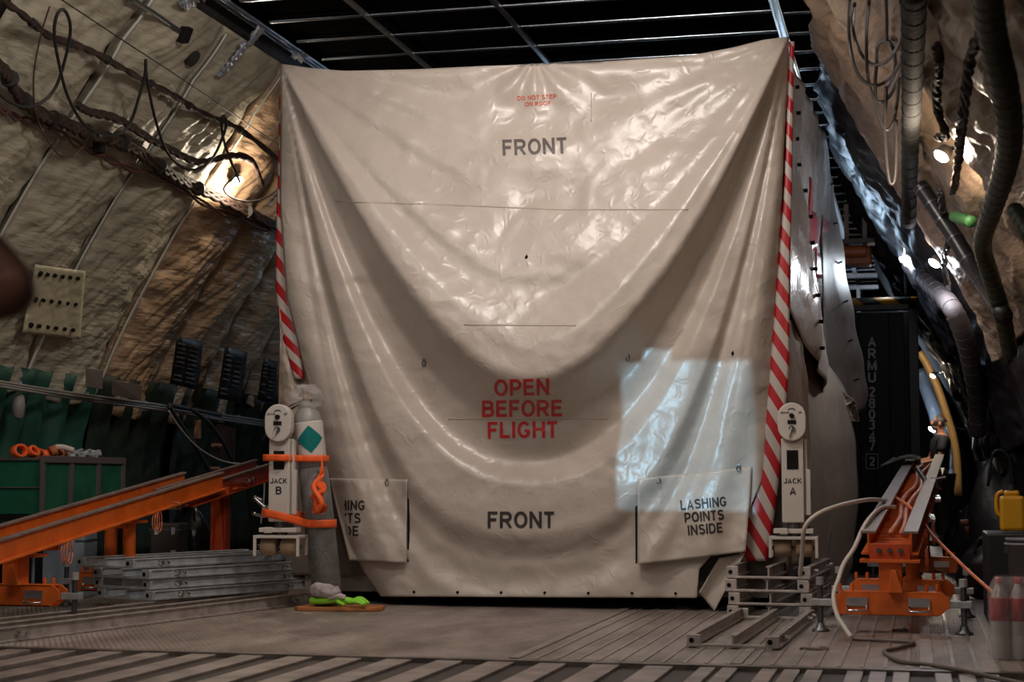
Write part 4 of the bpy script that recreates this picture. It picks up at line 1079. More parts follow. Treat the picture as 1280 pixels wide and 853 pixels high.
# ---------------------------------------------------------------- lamps on the walls
def lamp(px, py, side, label, r_, energy, m_, col=(1, .82, .62), inset=.30):
    p = wallhit(px, py, side, inset); r_ *= .62
    if p.y > 26: p = atY(px, py, 26 if energy < 50 else 22.8)
    t = thing('wall_lamp', label, 'lamp', tuple(p), 0, 'round work lamps on the hold walls')
    n = wnorm(side, p.z)
    aim = Vector((-side*.55, -.35, -.75)).normalized()
    M = aim.to_track_quat('Z', 'Y').to_matrix().to_4x4()
    m = MB(); m.lathe([(.02, -.06), (.05*r_/.06, -.05), (r_, -.01), (r_*1.08, 0)], M=M, n=24); m.build('housing', STEEL, t)
    m = MB(); m.lathe([(r_*.96, .002), (r_*.8, .012), (r_*.3, .02), (.001, .022)], M=M, n=24); m.build('lens', m_, t)
    q = wp(side, p.y, p.z, .02)-p
    m = MB(); m.tube([aim*-.05, aim*-.08+q*.3, q*.8], .012, 8); m.build('bracket', STEEL, t)
    l = light('POINT', 'lamp_light', tuple(p+aim*.07), energy, col, shadow_soft_size=.04)
    l.parent = t; l.location = aim*.07
    return p
lamp(297, 226, -1, 'glowing round lamp on the left wall above the brown blankets', .075, 42, LAMPW)
lamp(1177, 195, 1, 'glowing lamp nearest the camera on the right wall', .07, 24, LAMPW)
lamp(1168, 329, 1, 'glowing lamp on the right wall below and beyond the nearest', .08, 22, LAMPC, (.9, .93, 1))
lamp(1129, 325, 1, 'smallest glowing lamp, farthest along the right wall', .07, 18, LAMPC, (.8, .9, 1))
lamp(1165, 537, 1, 'tiny glowing lamp low and deep beyond the container', .09, 30, LAMPC, (.8, .9, 1), inset=.25)
lamp(1166, 470, 1, 'lamp added to light the gold-lit rib deep in the hold', .06, 55, LAMPW, inset=.25)  # added lamp, there only to brighten the gold rib

# ---------------------------------------------------------------- cables, harnesses and pipes on the left wall
def walltube(pts, side, r_, m_, label, name, cat, inset=.22, grp=None, twist=0, strands=1, n=12):
    P = spline([wallhit(x, y, side, inset+(d if d else 0)) for x, y, d in [(p+(0,))[:3] for p in pts]], n)
    m = MB()
    for s in range(strands):
        Q = []
        for i, p in enumerate(P):
            a = i*.55+s*2*PI/strands
            Q.append(p+Vector((0, math.sin(a)*twist+.3*twist*fbm(i*.2, s*3, 1), math.cos(a)*twist+twist*.6*fbm(i*.15, s*5+2, 4))))
        m.tube(Q, r_, 7)
    return tag(m.build(name, m_), label, cat, grp), P
gh = 'wrapped wiring harnesses on the left wall'
def ties(o, P, step, r_, m_):
    for i in range(step, len(P)-1, step):
        m = MB(); d = (P[i+1]-P[i]).normalized(); m.cyl(P[i]-d*.012, P[i]+d*.012, r_, 10); m.build('tie', m_, o, world=True)
o, P = walltube([(-10, 75), (10, 95), (22, 118), (50, 142), (85, 155), (120, 170), (160, 182), (200, 208), (240, 232), (290, 255), (346, 284)], -1, .020, BROWNISH, 'thick tangled wiring harness running below the left lamp', 'wiring_harness', 'cable bundle', .30, gh, .03, 4); ties(o, P, 14, .06, RUBBER)
o, P = walltube([(-10, 130), (20, 147), (60, 160), (100, 182), (150, 205), (210, 228), (270, 262), (346, 290)], -1, .011, mat('maroon_lead', (.09, .035, .03), .5), 'thin maroon harness under the thick one on the left wall', 'wiring_harness', 'cable bundle', .28, gh, .02, 2)
o, P = walltube([(-5, -5), (30, 20), (62, 45), (100, 58), (135, 75), (175, 98), (215, 118), (250, 140), (300, 162), (352, 203)], -1, .017, BROWNISH, 'upper wiring harness crossing the left wall above the loops', 'wiring_harness', 'cable bundle', .28, gh, .010, 2); ties(o, P, 16, .032, RUBBER)
o, P = walltube([(98, 132), (112, 140), (145, 148), (185, 172), (215, 188), (250, 203), (290, 195), (315, 202), (328, 232)], -1, .018, BROWNISH, 'branch harness climbing over the left lamp', 'wiring_harness', 'cable bundle', .33, gh, .014, 3)
walltube([(70, -5), (150, 48), (235, 104), (352, 184)], -1, .0045, RUBBER, 'thin taut wire from which the black loops hang', 'taut_wire', 'wire', .45)
def hang(pts, side, r_, label, m_=RUBBER, inset=.45, grp='black cable loops hung from the left wire'):
    return walltube(pts, side, r_, m_, label, 'hanging_cable', 'cable', inset, grp)
hang([(-12, 108), (10, 126), (32, 134), (52, 128), (70, 108), (82, 72), (88, 38), (84, 18), (77, 12), (70, 22), (68, 45), (74, 80), (84, 118), (102, 152), (125, 170)], -1, .011, 'black cable in a tall narrow loop at the left top')
hang([(125, 170), (148, 168), (163, 153), (173, 124), (181, 95), (182, 75), (184, 100), (194, 148), (208, 188), (226, 208), (246, 212), (264, 200), (277, 175), (283, 155), (279, 145), (277, 158), (281, 180), (290, 205), (300, 228)], -1, .011, 'black cable hanging in a wide loop above the left lamp')
hang([(300, 215), (280, 235), (292, 248), (315, 252), (338, 244), (350, 232)], -1, .008, 'thin black cable curling beneath the left lamp')
walltube([(62, 8), (50, 48), (42, 100), (47, 150), (70, 190), (88, 196), (104, 184)], -1, .006, mat('maroon_lead', (.09, .035, .03), .5), 'thin maroon lead drooping at the far left', 'hanging_cable', 'cable', .35)
# conduit with bracket and dark plug hole
o, P = walltube([(163, -2), (190, 15), (212, 30), (228, 42)], -1, .018, STEEL, 'short dark conduit ending in a black box at the top left', 'conduit', 'pipe', .24)
m = MB(); m.box(P[-1], (.10, .10, .12), rot=(.3, .5, 0)); m.build('junction_box', BLACK, o, world=True, bevel=.01)
p = wallhit(241, 73, -1, .22); n_ = wnorm(-1, p.z); m = MB(); m.cyl(p-n_*.02, p+n_*.015, .065, 20); tag(m.build('vent_plug', RUBBER), 'round black plug on the left wall blanket near the top', 'plug')
p = wallhit(124, 184, -1, .33); m = MB(); m.box(p, (.07, .07, .09)); tag(m.build('cable_clamp', BLACK, bevel=.01), 'small black clamp on the thick harness', 'clamp')
# three parallel pipes
t = thing('pipe_run', 'run of thin parallel pipes along the left wall above the green curtains', 'pipes', wallhit(100, 490, -1, .4))
for k, dy in enumerate((0, 3.2, 6.2)):
    P = spline([wallhit(x, y+dy, -1, .34) for x, y in ((-20, 474), (40, 484), (100, 493), (160, 501), (210, 508), (260, 516), (335, 527))], 5)
    m = MB(); m.tube(P, .011, 8); m.build('pipe', mat('pipe_grey', (.30, .29, .28), .4, metal=.5), t, world=True)
for x, y in ((24, 484), (68, 490), (108, 497), (146, 502), (181, 508), (272, 521), (298, 525)):
    p = wallhit(x, y, -1, .30); m = MB(); m.box(p, (.03, .03, .085)); m.build('clip', GALV, t, world=True)
# wall placards and boxes
def placard(c4, label, m_=None, rows=9, grp='black printed placards on the left wall'):
    (ax, ay), (bx, by), (cx_, cy_), (dx, dy) = c4
    t = thing('wall_placard', label, 'placard', tuple(wallhit(cx_, cy_, -1, .42)), 0, grp)
    def fn(a, b, o_=0):
        x = (dx+(ax-dx)*b)*(1-a)+(cx_+(bx-cx_)*b)*a; y = (dy+(ay-dy)*b)*(1-a)+(cy_+(by-cy_)*b)*a
        p = wallhit(x, y, -1, .40+o_); return p
    m = MB(); m.grid(4, 6, fn); m.build('board', m_ or mat('placard_black', (.012, .011, .010), .45), t, solid=.012, world=True)
    m = MB()
    for r_ in range(rows):
        b = .08+.84*r_/rows
        for a0_, a1_ in ((.08, .45), (.52, .92)):
            if random.random() < .85: m.grid(1, 1, lambda a, bb: fn(a0_+(a1_-a0_)*a*random.uniform(.8, 1), b+.045*bb, .02))
    m.build('print_rows', mat('placard_print', (.05, .042, .036), .5), t, solid=.002, world=True)
placard([(222, 420), (253, 428), (247, 488), (213, 480)], 'tall black printed placard, left one below the brown blankets')
placard([(282, 434), (309, 440), (300, 504), (272, 498)], 'tall black printed placard, middle one right of the first')
placard([(330, 448), (346, 452), (344, 505), (322, 500)], 'narrow black printed placard next to the crate cover')
def wallbox(c4, label, m_, d=.05):
    a = [wallhit(x, y, -1, .42) for x, y in c4]; b = [wallhit(x, y, -1, .42+d) for x, y in c4]
    m = MB(); m.add(a+b, [(0, 1, 2, 3), (4, 7, 6, 5), (0, 4, 5, 1), (1, 5, 6, 2), (2, 6, 7, 3), (3, 7, 4, 0)]); return m.build('wall_box', m_, bevel=.005)
tag(wallbox([(107, 460), (129, 463), (128, 487), (107, 484)], '', mat('box_grey', (.17, .14, .13), .5)), 'small grey box under the seam of the pale and brown blankets', 'box')
tag(wallbox([(141, 475), (178, 482), (176, 501), (139, 494)], '', mat('box_brown', (.13, .10, .085), .5)), 'flat grey-brown louvred box above the pipes', 'box')
# dark hoses and sagging white wire by the ramp end
walltube([(211, 508), (225, 530), (245, 560), (262, 590)], -1, .022, RUBBER, 'black hose slanting down left of the wall rack', 'hanging_hose', 'hose', .48, 'black hoses low on the left wall')
walltube([(240, 512), (262, 530), (280, 556), (292, 580)], -1, .02, RUBBER, 'black hose slanting down in front of the wall rack', 'hanging_hose', 'hose', .48, 'black hoses low on the left wall')
walltube([(211, 514), (225, 535), (248, 560), (280, 577), (318, 582), (329, 590), (330, 620), (326, 655)], -1, .007, CABLE_W, 'thin white wire sagging from the pipes to the left jack', 'thin_wire', 'wire', .62)
walltube([(211, 506), (250, 514), (276, 519)], -1, .02, RUBBER, 'short black hose lying along the pipes', 'hanging_hose', 'hose', .42, 'black hoses low on the left wall')
t = thing('wall_rack', 'dark slatted rack with small brown handles on the left wall', 'rack', wallhit(280, 580, -1, .3))
m = MB()
for k in range(9): a, b = wallhit(272+k*2.6, 530+k*.8, -1, .34), wallhit(266+k*3.2, 578, -1, .34); m.cyl(a, b, .010, 6)
m.build('slats', mat('rack_brown', (.06, .04, .035), .5), t, world=True)
for x, y in ((272, 557), (268, 586), (284, 588)):
    p = wallhit(x, y, -1, .40); m = MB(); m.cyl(p-Vector((0, .11, 0)), p+Vector((0, .11, 0)), .018, 10); m.build('handle', mat('copper_brown', (.35, .14, .08), .4), t, world=True)
p = wallhit(247, 537, -1, .42); m = MB(); m.box(p, (.05, .05, .17)); tag(m.build('warning_tag', mat('brown_tag', (.30, .15, .08), .5), bevel=.005), 'small brown tag between the black hoses', 'tag')
p = wallhit(23, 508, -1, .32); m = MB(); m.lathe([(.01, -.10), (.04, -.08), (.05, 0), (.04, .08), (.01, .10)], tuple(p), 16); tag(m.build('pull_handle', mat('handle_grey', (.22, .20, .20), .5)), 'oval grey handle hanging before the green curtain', 'handle')

# ---------------------------------------------------------------- green bin on a dark stand
gb = atD(50, 640, 12.0)
gx, gy = gb.x, gb.y
t = thing('green_bin', 'open green bin with grey corner frame on a dark stand, holding straps', 'bin', (gx, gy, .64))
W_, L_, H_ = .34, 1.25, .39
m = MB()
m.box((-W_/2, .01, H_/2), (W_, .015, H_)); m.box((-W_/2, L_, H_/2), (W_, .015, H_)); m.box((0, L_/2, H_/2), (.015, L_, H_)); m.box((-W_, L_/2, H_/2), (.015, L_, H_)); m.box((-W_/2, L_/2, .01), (W_, L_, .02))
m.build('panels', GREEN_P, t)
m = MB()
for y in (.0, .42, .84, L_): m.box((.014, y, H_/2), (.02, .05, H_+.01))
m.box((.014, L_/2, H_), (.03, L_+.04, .05)); m.box((-W_/2, -.006, H_-.0), (W_, .02, .02)); m.box((-W_/2, -.006, H_*.48), (W_, .012, .01)); m.build('frame', mat('frame_brown', (.10, .085, .08), .5), t, bevel=.003)
st = thing('bin_stand', 'black metal stand under the green bin', 'stand', (gx, gy, 0))
m = MB(); m.box((-W_/2, L_/2, .615), (W_+.04, L_+.1, .04)); m.build('top', BLACK, st)
for x in (-W_, 0):
    for y in (0, L_): m = MB(); m.box((x, y, .30), (.04, .04, .60)); m.build('leg', BLACK, st)
# contents
def strapheap(c, seed, label):
    random.seed(seed); m = MB()
    for k in range(4):
        cc = Vector(c)+Vector((random.uniform(-.05, .05), (k-1.5)*.10, random.uniform(0, .03))); r_ = random.uniform(.055, .075)
        A_ = Euler((random.uniform(-.5, .5), random.uniform(-.4, .4), random.uniform(0, 3))).to_matrix()
        m.grid(28, 3, lambda a, b: cc+A_ @ Vector((math.cos(a*4*PI)*(r_-.02*a), (b-.5)*.05, math.sin(a*4*PI)*(r_-.02*a)*.7)))
    return tag(m.build('folded_strap', STRAP if seed == 1 else mat('rust_strap', (.45, .12, .04), .6), solid=.008), label, 'strap')
strapheap((gx-.15, gy+.17, 1.06), 1, 'orange lashing straps heaped at the near end of the green bin')
strapheap((gx-.12, gy+.45, 1.06), 2, 'rust-coloured lashing strap coil in the middle of the green bin')
for k, (y, lb) in enumerate(((.62, 'steel ratchet lying in the green bin beside the straps'), (.78, 'steel ratchet lying in the green bin in the middle'), (.98, 'steel ratchet lying at the far end of the green bin'))):
    m = MB(); c = Vector((gx-.10, gy+y, 1.055)); m.box(c, (.06, .16, .03), rot=(.3*k, .2, .5)); m.cyl(c+Vector((-.05, 0, .02)), c+Vector((.05, .02, .03)), .02, 12); m.box(c+Vector((0, .03, .035)), (.03, .18, .012), rot=(.25, 0, -.4+.3*k))
    tag(m.build('ratchet_buckle', GALV, bevel=.004), lb, 'ratchet', 'steel ratchets in the green bin')
m = MB(); c = Vector((gx-.1, gy+.40, 1.12)); m.tube(spline([c+Vector((.02, -.05, .0)), c+Vector((.04, .03, .0)), c+Vector((.08, .1, -.02))], 6), .022, 8); tag(m.build('white_pad', CABLE_W), 'small white pad on the straps in the green bin', 'pad')
# clutter under the left ramp
def crate_box(px0, px1, pt, pb, d, label, m_, dp=.4, name='equipment_box', open_=False):
    a, b = atD(px0, pb, d), atD(px1, pt, d); w_ = (atD(px1, pb, d)-a).length; h = b.z-max(0, a.z)
    mid = atD((px0+px1)/2, pb, d); z0_ = max(0, a.z)
    t = thing(name, label, 'box', (mid.x, mid.y, 0), TH)
    m = MB(); m.box((0, dp/2, z0_/2+b.z/2 if False else b.z/2), (w_, dp, b.z)); m.build('case', m_, t, bevel=.012)
    m = MB(); m.box((0, dp/2, b.z-.05), (w_+.012, dp+.012, .014)); m.build('lid_rim', STEEL, t)
    for s in (-.28, .28): m = MB(); m.box((s*w_, -.008, b.z-.06), (.03, .012, .06)); m.build('latch', GALV, t)
    return t
crate_box(38, 104, 668, 745, 12.6, 'pale blue-grey equipment box standing behind the left ramp base', mat('pale_blue_case', (.26, .32, .38), .5, var=.2))
crate_box(186, 224, 655, 735, 14.0, 'dark brown equipment case under the left ramp, right of the twin posts', mat('brown_case', (.045, .03, .025), .55))
def sack(px, py, d, w_, h, label, m_, seed, z0_=0.0, name='black_bag', cat='bag', dp=None):
    p = atD(px, py, d); dp = dp or w_*.7
    m = MB()
    def fn(a, b):
        q = a*2*PI; e = math.sin(PI*min(.97, max(.0, b*.93+.04)))**.45; k = 1+.22*fbm(math.cos(q)*1.2+seed, math.sin(q)*1.2+b*2, seed, 3)
        return Vector((p.x+math.cos(q)*w_/2*e*k, p.y+math.sin(q)*dp/2*e*k, z0_+h*b*(1+.08*math.sin(q*2+seed))))
    m.grid(28, 20, fn); 
    m.tube(spline([Vector((p.x-w_*.2, p.y-dp*.3, z0_+h*.85)), Vector((p.x-w_*.1, p.y-dp*.35, z0_+h*1.12)), Vector((p.x+w_*.12, p.y-dp*.35, z0_+h*1.1)), Vector((p.x+w_*.2, p.y-dp*.3, z0_+h*.85))], 6), .012, 8)
    return tag(m.build(name, m_), label, cat)
sack(237, 690, 14.6, .42, .62, 'black bin bag standing under the left ramp between its posts', mat('bin_bag', (.010, .010, .012), .25, bump=.8, bscale=12), 3, name='bin_bag')

# ---------------------------------------------------------------- right wall: ducts, hoses, harness
def clampw(p, gap):
    d = (p-O).normalized(); t = (p-O).length
    for _ in range(400):
        p = O+d*t
        if p.z > 4.4 or wallX(1, p.z)-p.x < gap: t -= .04
        else: break
    return p
def freetube(pts, r_, m_, label, name, cat, grp=None, rings=0, n=10, rf=None, m2=None, clamp=True):
    P = spline([clampw(atD(x, y, d), .27+r_) if clamp else atD(x, y, d) for x, y, d in pts], n); m = MB(); m.tube(P, r_, 14, rf=rf); o = tag(m.build(name, m_), label, cat, grp)
    if rings:
        for i in range(2, len(P)-2, rings): d = (P[i+1]-P[i-1]).normalized(); m = MB(); m.cyl(P[i]-d*.008, P[i]+d*.008, r_*1.05, 14); m.build('rib', m2 or m_, o, world=True)
    return o
DUCT = mat('grey_duct', (.05, .05, .05), .8, spec=.2, var=.4, bump=.6, bscale=25)
GDUCT = mat('green_duct', (.035, .055, .02), .5, var=.5, bump=.8, bscale=20)
freetube([(1143, -20, 7.8), (1141, 70, 8.4), (1139, 150, 9.4), (1137, 215, 10.4), (1136, 278, 11.6)], .05, DUCT, 'grey vertical ventilation duct on the right wall', 'ventilation_duct', 'duct', rings=2)
freetube([(1232, -30, 7.6), (1240, 40, 7.8), (1256, 110, 8.4), (1262, 170, 9.0), (1255, 215, 9.6), (1240, 262, 10.2), (1228, 305, 10.6), (1238, 345, 11.0), (1252, 390, 11.4), (1262, 440, 11.6)], .047, GDUCT, 'thick olive green hose snaking down the right wall', 'ventilation_hose', 'hose', rings=2, m2=mat('hose_rib', (.06, .06, .035), .5))
freetube([(1268, 262, 9.8), (1290, 300, 9.6), (1300, 340, 9.6)], .035, GDUCT, 'short dark green hose branching towards the right frame edge', 'ventilation_hose', 'hose', rings=2)
o = freetube([(1193, 271, 10.6), (1203, 274, 10.6), (1214, 277, 10.6)], .032, mat('bright_green', (.06, .22, .07), .5), 'bright green bottle-shaped valve beside the olive hose', 'green_valve', 'valve')
p = atD(1218, 276, 10.6); m = MB(); m.cyl(p-Vector((.02, 0, 0)), p+Vector((.04, 0, 0)), .03, 12); m.build('white_cap', CABLE_W, o, world=True)
freetube([(1152, 345, 15.0), (1168, 362, 15.0), (1190, 385, 15.0), (1205, 420, 15), (1214, 455, 15), (1221, 500, 15), (1222, 540, 15)], .075, mat('wrapped_duct', (.15, .13, .14), .6, var=.3, bump=.5), 'pale wrapped duct curving down the right wall past the container', 'ventilation_duct', 'duct', rings=3)
freetube([(1150, 232, 12.2), (1170, 262, 12.2), (1195, 300, 12.2), (1222, 345, 12.2), (1255, 395, 12.0)], .05, mat('black_pipe', (.02, .02, .023), .35), 'thick black pipe slanting down the right wall under the lamp', 'black_pipe', 'pipe', rings=6, m2=STEEL)
def harness(pts, r_, label, st=3, tw=.012, mm=BROWNISH, name='wiring_harness'):
    P = spline([clampw(atD(x, y, d), .3) for x, y, d in pts], 12); m = MB()
    for s in range(st): m.tube([p+Vector((math.sin(i*.6+s*2.1)*tw, 0, math.cos(i*.5+s*2.1)*tw)) for i, p in enumerate(P)], r_, 7)
    o = tag(m.build(name, mm), label, 'cable bundle', 'wiring harnesses on the right wall'); ties(o, P, 9, r_*2.1, RUBBER); return o
harness([(1232, -5, 9.0), (1226, 40, 9.2), (1214, 70, 9.4), (1208, 110, 9.6), (1203, 150, 9.8), (1200, 175, 10.0), (1198, 200, 10.2), (1192, 240, 10.4)], .012, 'dark wiring harness dropping past the nearest right lamp')
harness([(1171, 58, 9.6), (1174, 80, 9.7), (1171, 110, 9.8), (1173, 140, 9.9), (1182, 168, 10.0), (1172, 172, 10.1)], .011, 'short dark wiring harness above the nearest right lamp')
harness([(1175, 240, 12.6), (1180, 270, 12.8), (1186, 300, 13), (1180, 330, 13.2), (1186, 360, 13.4)], .012, 'dark wiring harness near the far right lamps', mm=mat('shiny_lead', (.04, .04, .045), .25))
gl2 = 'grey cable loops hanging on the right wall'
LOOPM = mat('loop_grey', (.07, .065, .065), .35)
for pts, lb in (
    ([(1062, -5, 9), (1061, 40, 9), (1066, 75, 9), (1076, 98, 9), (1092, 107, 9), (1110, 100, 9), (1124, 80, 9), (1132, 52, 9), (1137, 20, 9), (1138, -5, 9)], 'widest grey cable loop left of the grey duct'),
    ([(1086, 2, 9), (1083, 40, 9), (1084, 90, 9), (1090, 118, 9), (1100, 128, 9), (1112, 120, 9), (1122, 100, 9), (1130, 80, 9)], 'long narrow grey cable loop hanging beside the grey duct'),
    ([(1096, 75, 9), (1097, 58, 9), (1106, 50, 9), (1115, 58, 9), (1119, 75, 9), (1117, 95, 9), (1112, 108, 9)], 'small rounded black cable loop among the grey ones'),
    ([(1068, 5, 9), (1066, 35, 9), (1075, 65, 9), (1090, 80, 9), (1106, 78, 9), (1120, 62, 9), (1128, 40, 9), (1126, 0, 9)], 'inner grey cable loop near the roof on the right'),
    ([(1096, 75, 9), (1094, 110, 9), (1097, 140, 9), (1106, 162, 9), (1116, 155, 9), (1121, 130, 9), (1124, 100, 9)], 'lower grey cable loop reaching down to the black film'),
    ([(1107, -5, 9), (1108, 30, 9), (1108, 50, 9)], 'straight thin cord holding the small cable loop'),
    ([(1108, 108, 9), (1106, 160, 9), (1108, 200, 9), (1112, 228, 9), (1118, 225, 9), (1120, 190, 9), (1120, 150, 9)], 'lowest grey cable loop hanging left of the duct end')):
    freetube(pts, .010, LOOPM, lb, 'hanging_cable', 'cable', gl2)
# far lit things on the right
freetube([(x_, y_, 23.5) for x_, y_ in ((1149, 440), (1160, 458), (1173, 488), (1183, 518), (1191, 545), (1196, 575), (1198, 620))], .055, mat('gold_lit_quilt', (.50, .31, .11), .4, bump=.8, bscale=12), 'gold-lit padded rib deep in the hold on the right', 'padded_rib', 'padding', clamp=False)  # gold lamplight on the blanket edge is put into this colour
freetube([(x_, y_, 26) for x_, y_ in ((1150, 462), (1160, 490), (1170, 520), (1180, 560), (1184, 600))], .11, mat('blue_film', (.25, .32, .42), .3, bump=1, bscale=8, bdist=.04), 'bluish crinkled film hanging beyond the gold-lit rib', 'film_roll', 'plastic sheet', clamp=False)
freetube([(1132, 195, 17), (1131, 260, 17), (1131, 330, 17), (1132, 370, 17)], .012, STEEL, 'thin steel pole hanging behind the grey duct', 'steel_pole', 'pole')

# ---------------------------------------------------------------- right foreground and clutter
# white hoses by the ramp
o = freetube([(1000, 720, 10.3), (1003, 690, 10.2), (1006, 660, 10.1), (1022, 643, 10.1), (1050, 632, 10.2), (1085, 625, 10.6), (1105, 626, 11.4), (1115, 628, 11.9)], .013, CABLE_W, 'white hose arching from the right jack over the ramp', 'white_hose', 'hose', 'white hoses around the right ramp')
o = freetube([(1118, 634, 11.2), (1100, 636, 10.8), (1082, 655, 10.0), (1068, 685, 9.7), (1055, 705, 9.6), (1048, 725, 9.5), (1042, 745, 9.4), (1046, 768, 9.3), (1056, 785, 9.2), (1064, 797, 9.1)], .013, CABLE_W, 'white hose falling in front of the right ramp to the floor', 'white_hose', 'hose', 'white hoses around the right ramp')
pts = [atZ(x, y, .014) for x, y in ((1066, 799), (1085, 800), (1110, 801), (1140, 803), (1138, 806), (1120, 811), (1108, 813), (1106, 816), (1118, 824), (1135, 829), (1165, 832), (1200, 838), (1240, 847), (1290, 858))]
m = MB(); m.tube(spline(pts, 8), .011, 8); tag(m.build('dirty_hose', mat('dirty_hose', (.22, .17, .15), .5, var=.5)), 'dirty thin hose zigzagging across the floor at the lower right', 'hose')
freetube([(1118, 622, 12), (1132, 630, 11.6), (1148, 645, 11.2), (1165, 668, 10.8), (1190, 694, 10.4), (1215, 718, 10.0), (1242, 742, 9.3), (1252, 752, 8.9)], .010, CABLE_O, 'orange cable running from the right ramp down to the bottle pack', 'orange_cable', 'cable')
# hoses along the top of the ramp
for k, (dx, lb) in enumerate(((-.02, 'pink-orange hose lying along the top of the right ramp, left one'), (.03, 'pink-orange hose lying along the top of the right ramp, right one'))):
    m = MB(); M = Matrix.Translation((RR.x, RR.y, 0)) @ Matrix.Rotation(math.radians(-2.3), 4, 'Z')
    m.tube([M @ Vector((dx+.02*math.sin(i*.7+k), .4+.3*i, .50+.0855*(.4+.3*i)+.03+.006*math.sin(i))) for i in range(19)], .016, 8)
    tag(m.build('flexible_hose', mat('pink_hose', (.60, .22, .14), .45)), lb, 'hose', 'hoses on the right ramp')
# brown cloth and lever hardware on the ramp's far end
M = Matrix.Translation((RR.x, RR.y, 0)) @ Matrix.Rotation(math.radians(-2.3), 4, 'Z')
m = MB(); m.grid(24, 12, lambda a, b: atD(1101+a*50, 585-9*math.sin(a*PI*.8)-5*a, 14.5+.5*b)+Vector((0, 0, .02*fbm(a*5, b*4, 3)+.02*b)))
tag(m.build('brown_cloth', mat('brown_cloth', (.11, .085, .065), .7), solid=.008), 'brown cloth draped across the far part of the right ramp', 'cloth')
t = thing('clamp_lever', 'dark clamp lever with steel rod on the right side of the right ramp', 'clamp', tuple(atD(1160, 610, 13.2)))
for a, b, r_, mm, nm in (((1146, 585), (1160, 606), .02, STEEL, 'lever'), ((1160, 602), (1183, 597), .014, CHROME, 'rod'), ((1165, 598), (1166, 640), .014, STEEL, 'chain')):
    m = MB(); m.cyl(atD(*a, 13.2), atD(*b, 13.1), r_, 10); m.build(nm, mm, t, world=True)
m = MB(); m.box(atD(1163, 606, 13.2), (.12, .1, .08)); m.build('body', STEEL, t, world=True, bevel=.01)
# bottle pack
bp = atZ(1268, 826, 0); bp.y += .02
bi = 0; BOT = mat('pet_bottle', (.72, .64, .62), .15, alpha=.8, coat=.5); BLQ = mat('red_label', (.42, .02, .03), .35); CAP = mat('red_cap', (.55, .02, .03), .35)
proto = None
labs = ['front left', 'front middle', 'front right', 'rear left', 'rear middle', 'rear right']
for j in range(2):
    for i in range(3):
        loc = (bp.x-.06+i*.092, bp.y+j*.094, 0)
        lb = 'large bottle with red label and cap, %s in the shrink-wrapped pack' % labs[bi]; bi += 1
        if proto is None:
            proto = thing('drink_bottle', lb, 'bottle', loc, 0, 'bottles in the shrink-wrapped pack')
            m = MB(); m.lathe([(.038, 0), (.044, .015), (.045, .11), (.042, .12), (.045, .13), (.045, .26), (.038, .31), (.018, .36), (.016, .375)], n=20); m.build('body', BOT, proto)
            m = MB(); m.lathe([(.046, .19), (.0462, .195), (.0462, .30), (.044, .302)], n=20); m.build('label', BLQ, proto)
            m = MB(); m.lathe([(.019, .372), (.02, .374), (.02, .395), (.018, .398)], n=16); m.build('cap', CAP, proto)
        else: dup(proto, loc, 0, lb)
m = MB()
cxp, cyp = bp.x+.032, bp.y+.047
def wrap(a, b):
    q = a*2*PI; c, s = math.cos(q), math.sin(q); e = (abs(c)**8+abs(s)**8)**(-1/8)
    k = 1-.25*max(0, (b-.78)/.22)**1.5; z = .405*b
    return Vector((cxp+c*e*.148*k*(1+.02*fbm(a*9, b*6, 2)), cyp+s*e*.103*k, .004+z+.006*fbm(a*8, b*4, 4)))
m.grid(60, 22, wrap); tag(m.build('shrink_wrap', mat('shrink_film', (.85, .8, .78), .12, alpha=.22, bump=.9, bscale=30)), 'clear shrink film around the pack of red-capped bottles', 'plastic wrap')
# yellow jug, bin, bags
j = atD(1265, 640, 10.6); z0_ = atD(1265, 664, 10.6).z
t = thing('yellow_jug', 'yellow plastic jug standing on the dark boxes at the right edge', 'jug', (j.x, j.y, z0_))
YEL = mat('yellow_plastic', (.62, .30, .01), .4)
m = MB(); m.box((0, 0, .11), (.15, .12, .22)); m.box((0, 0, .235), (.10, .08, .04)); m.build('body', YEL, t, bevel=.02)
m = MB(); m.cyl((0, 0, .25), (0, 0, .29), .03, 14); m.build('cap', RUBBER, t)
m = MB(); m.tube(spline([(-.05, 0, .25), (-.09, 0, .22), (-.09, 0, .12), (-.06, 0, .09)], 6), .012, 8); m.build('handle', YEL, t)
zt_ = z0_
t = thing('equipment_box', 'black equipment box carrying the yellow jug at the right edge', 'box', (j.x+.0, j.y+.12, 0), 0)
m = MB(); m.box((0, 0, (zt_-.008)/2), (.34, .6, zt_-.008)); m.build('case', mat('black_case', (.014, .014, .016), .45), t, bevel=.015)
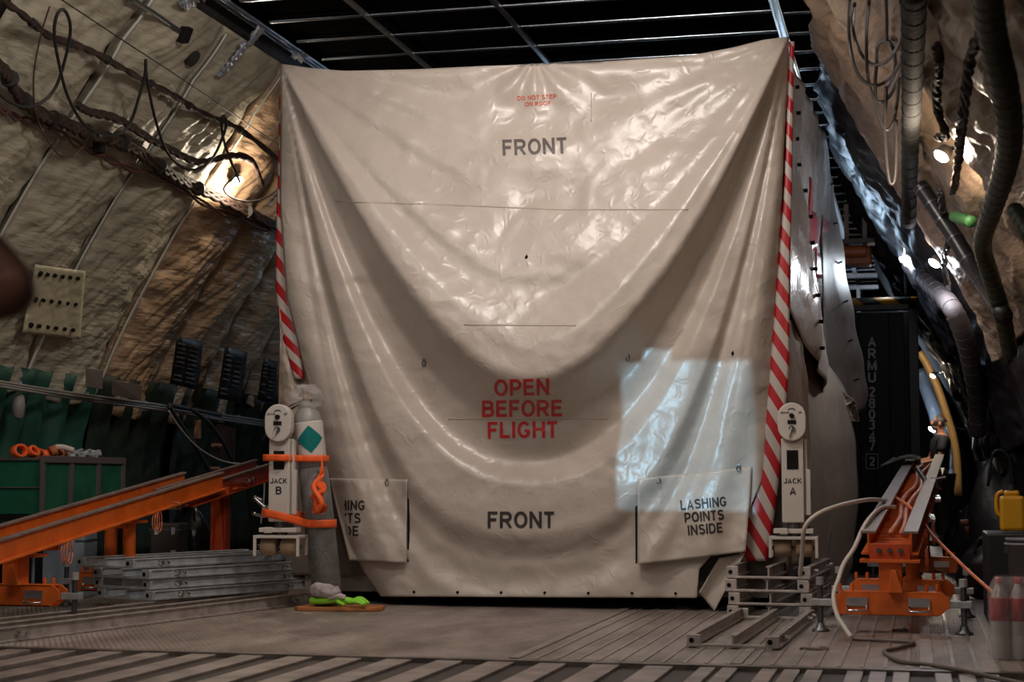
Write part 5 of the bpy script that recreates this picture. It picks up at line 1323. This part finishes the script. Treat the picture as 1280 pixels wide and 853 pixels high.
m = MB(); m.box((0, -.305, zt_*.8), (.12, .012, .04)); m.build('handle', STEEL, t)
t = thing('waste_bin', 'grey ribbed bin standing behind the bottle pack at the right edge', 'bin', tuple(atD(1286, 725, 10.0).xy)+(0,))
zb_ = atD(1285, 676, 10.0).z
m = MB(); m.lathe([(.10, 0), (.12, zb_), (.128, zb_), (.128, zb_+.015), (.11, zb_+.015), (.10, zb_-.05), (.001, zb_-.05)], n=24); m.build('body', mat('bin_grey', (.20, .20, .22), .5), t)
m = MB(); m.tube([(math.cos(q*PI/12)*.129, math.sin(q*PI/12)*.129, zb_-.02) for q in range(25)], .008, 6); m.build('rim', mat('rim_grey', (.26, .24, .26), .5), t)
BAGM = mat('bag_black', (.014, .013, .015), .4, bump=.6, bscale=10)
for px, py, d, w_, h, lb, sd2 in ((1250, 600, 13.6, .5, .98, 'tall black sack leaning on the right wall behind the yellow jug', 1), (1222, 650, 15.0, .45, .62, 'black sack on the floor left of the yellow jug', 2), (1232, 700, 12.6, .42, .40, 'low black bag right of the right ramp', 4), (1205, 690, 16.5, .4, .5, 'black bag deep behind the right ramp', 6)):
    sack(px, py, d, w_, h, lb, BAGM, sd2)
p = atD(1213, 655, 14.2); m = MB(); m.cyl(p-Vector((.08, 0, 0)), p+Vector((.09, .03, .02)), .03, 12); m.cyl(p+Vector((-.05, -.05, -.06)), p+Vector((.08, -.02, -.05)), .035, 12)
tag(m.build('copper_fitting', mat('copper_dull', (.25, .08, .05), .35, metal=.6)), 'dull copper pipe fittings lying on the black sack', 'fitting')
# scraps on the floor
for i, (x, y, w_, lb) in enumerate(((1018, 811, .15, 'flat pale strip of metal lying between the floor frame and the ramp'), (1125, 788, .09, 'small dark strip lying under the front of the right ramp'), (1035, 783, .11, 'small pale plate under the left foot of the right ramp'))):
    p = atZ(x, y, .008); m = MB(); m.box(p, (w_, .05, .012), rot=(0, 0, .1*i)); m.box(p+Vector((w_*.3, 0, .008)), (w_*.25, .03, .008)); tag(m.build('metal_scrap', WORN if i != 1 else STEEL, bevel=.002), lb, 'scrap')
